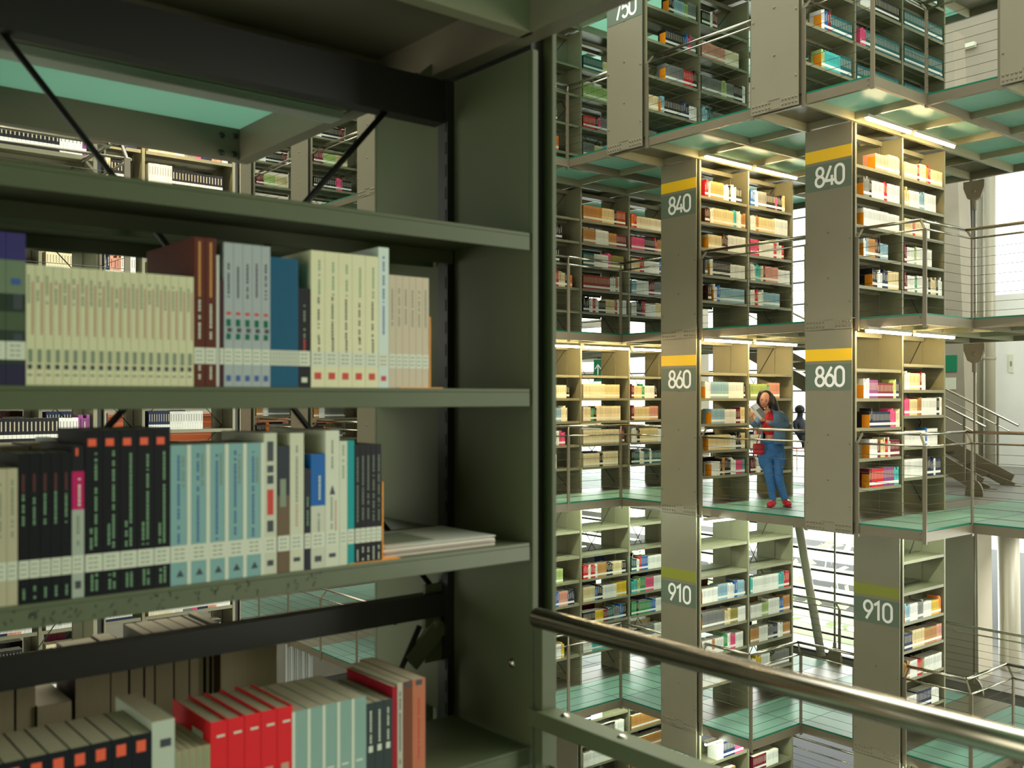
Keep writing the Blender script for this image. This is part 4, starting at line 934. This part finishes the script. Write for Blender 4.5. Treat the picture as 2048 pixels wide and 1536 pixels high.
# hair: cap over the skull, parted over the face, falling over the shoulder
def hairfn(p):
    q = p.copy()
    if q.y > .30: q.y = .30+(q.y-.30)*.25
    return q
hc = ellip(HC-FD*.022+FU*.018, (FS, FD, FU), (.098, .108, .124), 24, 16, hairfn)
LK = [ellip(HC-FD*.0+FS*s*.083+FU*.0, (FS, FD, FU), (.026, .07, .11), 12, 10) for s in (-1, 1)]
hr = skin('hair', [(PP(1536, 790, .05), .085), (PP(1542, 803, .03), .085), (PP(1548, 817, .0), .078), (PP(1551, 830, -.06), .062), (PP(1553, 840, -.10), .046), (PP(1554, 848, -.10), .02)], [(0,1),(1,2),(2,3),(3,4),(4,5)], HR, wr, extra=[hc]+LK)
skin('hair', [(PP(1520, 796, .0), .034), (PP(1520, 808, .0), .034), (PP(1525, 822, .0), .03), (PP(1528, 832, -.04), .014)], [(0,1),(1,2),(2,3)], HR, wr)
def shoe(a, b, c, d):
    s = skin('shoe', [(a, .052), (b, .056), (c, .052), (d, .040)], [(0,1),(1,2),(2,3)], RS, wr)
    so = skin('sole', [(Vector((b.x, b.y, .012))+FW*.03, (.05, .012)), (Vector((c.x, c.y, .012)), (.05, .012)), (Vector((d.x, d.y, .012))-FW*.02, (.04, .012))], [(0,1),(1,2)], DKS, s, sub=1)
    so.parent = wr; so.matrix_parent_inverse = Matrix.Translation(-Vector(wr.location))
DKS = mat('dark_sole', (110, 20, 30), .6)
shoe(PP(1546, 1000, .03), PP(1546, 1006, .03), PP(1541, 1009, -.06), PP(1537, 1011, -.13))
shoe(PP(1570, 998, .05), PP(1571, 1004, .04), PP(1576, 1007, -.05), PP(1579, 1010, -.11))
# shoulder bag
bgc = PP(1517, 898, -.13)
bag = empty('handbag', bgc, 'small red shoulder bag hanging at the reading person\'s hip', 'bag')
def bagfn(p): return Vector((max(-.8, min(.8, p.x*1.25)), max(-.7, min(.7, p.y)), max(-.75, min(.75, p.z*1.2))))
raw('body', ellip(bgc, (RT*.95+FW*.3, FW, UP), (.10, .05, .10), 16, 10, bagfn), RS, bag)
raw('flap', ellip(bgc+UP*.03-FW*.012, (RT*.95+FW*.3, FW, UP), (.102, .045, .058), 16, 10, bagfn), mat('dark_red_leather', (150, 14, 30), .35), bag)
MB().tube([PP(1513, 888, -.12), PP(1519, 868, -.17), PP(1530, 846, -.17), PP(1540, 826, -.14), PP(1546, 820, -.02)], .006, 6).build('strap', RS, bag, smooth=True)
# open book
bk1 = PP(1511, 826, -.30)
ub = (UP*.72+RT*-.62-FW*.1).normalized(); sb_ = (RT*.62+UP*.52-FW*.5).normalized(); nb = ub.cross(sb_).normalized()
hb = empty('open_book', bk1, 'open paperback held up in both hands of the reading person', 'book')
def slab(c, u, s, n_, hu, w, t, name, m_):
    q = MB(); k = 0
    for d in (0, t):
        for (a, b) in ((-hu, 0), (hu, 0), (hu, w), (-hu, w)): q.v.append(tuple(c+u*a+s*b+n_*d))
    for f in [(0,1,2,3),(7,6,5,4),(0,4,5,1),(1,5,6,2),(2,6,7,3),(3,7,4,0)]: q.f.append(f); q.c.append(None)
    return q.build(name, m_, hb)
M['paper'] = mat('white_paper', (226, 226, 218), .8); M['cov'] = mat('grey_photo_cover', (128, 124, 116), .5, noise=.5, nscale=14)
s_l = (sb_*.35-RT*.8+nb*.2).normalized()
slab(bk1, ub, sb_, nb, .11, .10, .010, 'cover', M['cov']); slab(bk1+nb*.0101, ub, sb_, nb, .108, .095, .004, 'pages', M['paper']); slab(bk1-nb*.0011, ub, sb_, nb, .11, .028, .001, 'cover_strip', M['paper']); slab(bk1-nb*.0011+ub*.07, ub, sb_, nb, .04, .10, .001, 'cover_strip', M['paper'])
slab(bk1, ub, (-RT*.6-FW*.6+UP*.35).normalized(), nb, .11, .07, .008, 'pages', M['paper'])
# seated reader in the hall, seen in the gap right of the woman
def sitter(x, y, colm, lab):
    r = empty('person', (x, y, 0), lab, 'person')
    V = [((x, y, .585), .12), ((x, y-.02, .78), .12), ((x, y-.03, .98), .12), ((x, y-.03, 1.10), .05), ((x, y-.05, 1.20), .085), ((x+.1, y-.4, .53), .075), ((x+.1, y-.45, .1), .05), ((x-.1, y-.4, .53), .075), ((x-.1, y-.45, .1), .05),
         ((x+.19, y-.03, .98), .05), ((x+.22, y-.1, .75), .04), ((x+.12, y-.35, .76), .03), ((x-.19, y-.03, .98), .05), ((x-.22, y-.1, .75), .04), ((x-.12, y-.35, .76), .03)]
    skin('body', [(Vector(a), b) for a, b in V], [(0,1),(1,2),(2,3),(3,4),(0,5),(5,6),(0,7),(7,8),(2,9),(9,10),(10,11),(2,12),(12,13),(13,14)], colm, r)
    raw('hair', ellip((x, y-.03, 1.25), (Vector((1,0,0)), Vector((0,1,0)), UP), (.1, .11, .1), 14, 8), HR, r)
DK = mat('charcoal_jacket', (40, 44, 54), .8); BL = mat('blue_shirt', (24, 60, 120), .8)
sitter(17.8, 12.2, DK, 'seated person in dark jacket, in the gap right of the woman')
bx, by = AB(437)[0]*13.1, AB(437)[1]*13.1
bp = empty('person', (bx, by, F910), 'standing person in a blue top seen in the lower shelf gap', 'person')
V = [((0, 0, .92), .13), ((0, 0, 1.15), .12), ((0, 0, 1.36), .13), ((0, 0, 1.47), .05), ((0, 0, 1.60), .085), ((.09, 0, .5), .075), ((.1, 0, .06), .05), ((-.09, 0, .5), .075), ((-.1, 0, .06), .05),
     ((.2, 0, 1.34), .05), ((.25, -.02, 1.08), .042), ((.24, -.1, .86), .03), ((-.2, 0, 1.34), .05), ((-.25, -.02, 1.08), .042), ((-.24, -.1, .86), .03)]
skin('body', [(Vector(a)+Vector((bx, by, F910)), b) for a, b in V], [(0,1),(1,2),(2,3),(3,4),(0,5),(5,6),(0,7),(7,8),(2,9),(9,10),(10,11),(2,12),(12,13),(13,14)], BL, bp)
raw('hair', ellip((bx, by, F910+1.64), (Vector((1,0,0)), Vector((0,1,0)), UP), (.1, .11, .1), 14, 8), HR, bp)

#REST>>
# ------------------------------------------------------------------ far books and bookends
n_be = 0
for (x, y, z, place) in BE:
    o = MB().box(x, x+.003, y-.004, y+.10, z, z+.16).box(x, x+.06, y-.004, y+.10, z+.0003, z+.002).build('bookend', M['orange'])
    tag(o, 'orange bookend on the '+place, 'bookend', 'orange bookends on the far shelves')
bpy.context.view_layer.update(); dg = bpy.context.evaluated_depsgraph_get()
def book_into(mb, b):
    x0, x1 = b['x'], b['x']+b['w']; z, h, d = b['z'], b['h'], b['d']; c = lin(b['c']); pg = lin((214, 206, 182)); lb = lin((236, 236, 224))
    if b['back']: y0, y1 = b['y']-d, b['y']
    else: y0, y1 = b['y'], b['y']+d
    mb.box(x0, x1, y0, y1, z+.0003, z+h, cs=[c, pg, c, c, pg, c])
    if not b['back']:
        dark = sum(b['c']) < 330
        mb.quad([(x0, y0-.0008, z+.028), (x1, y0-.0008, z+.028), (x1, y0-.0008, z+.06), (x0, y0-.0008, z+.06)], lb)
        ti = tuple(v*.35 for v in c) if not dark else lin((200, 190, 160)); xc = (x0+x1)/2; r = b['w']*.14
        mb.quad([(xc-r, y0-.0008, z+h*.45), (xc+r, y0-.0008, z+h*.45), (xc+r, y0-.0008, z+h*.85), (xc-r, y0-.0008, z+h*.85)], ti)
cand = []
for i, b in enumerate(BOOKS):
    if b['back'] or not b['place']: continue
    px, py, t = proj(b['x']+b['w']/2, b['y'], b['z']+b['h']*.55)
    if not (1118 < px < 2040 and 6 < py < 1530): continue
    d = Vector((b['x']+b['w']/2, b['y']-.002, b['z']+b['h']*.55))-Vector((0, 0, 1.5)); L = d.length
    hit, loc, *_ = S.ray_cast(dg, Vector((0, 0, 1.5)), d.normalized(), distance=L-.01)
    if hit: continue
    cand.append((b['w']*b['h']/t**2*abs(b['y'])/t, i))
cand.sort(reverse=True)
near_n = sum(1 for o in bpy.data.objects if o.get('category') == 'book')
pick = set(i for _, i in cand[:max(0, 298-near_n)])
rest = MB()
for i, b in enumerate(BOOKS):
    if i in pick:
        mb = MB(); book_into(mb, b); o = mb.build('book', M['cover'])
        tag(o, '%s book, %s from left, %s' % (CN[b['ch']], ORD[min(b['n'], 39)], b['place']), 'book', 'books on the far shelves')
    else: book_into(rest, b)
tag(rest.build('shelved_books', M['cover']), 'rows of books filling the remaining shelves across the void', 'books', kind='stuff')
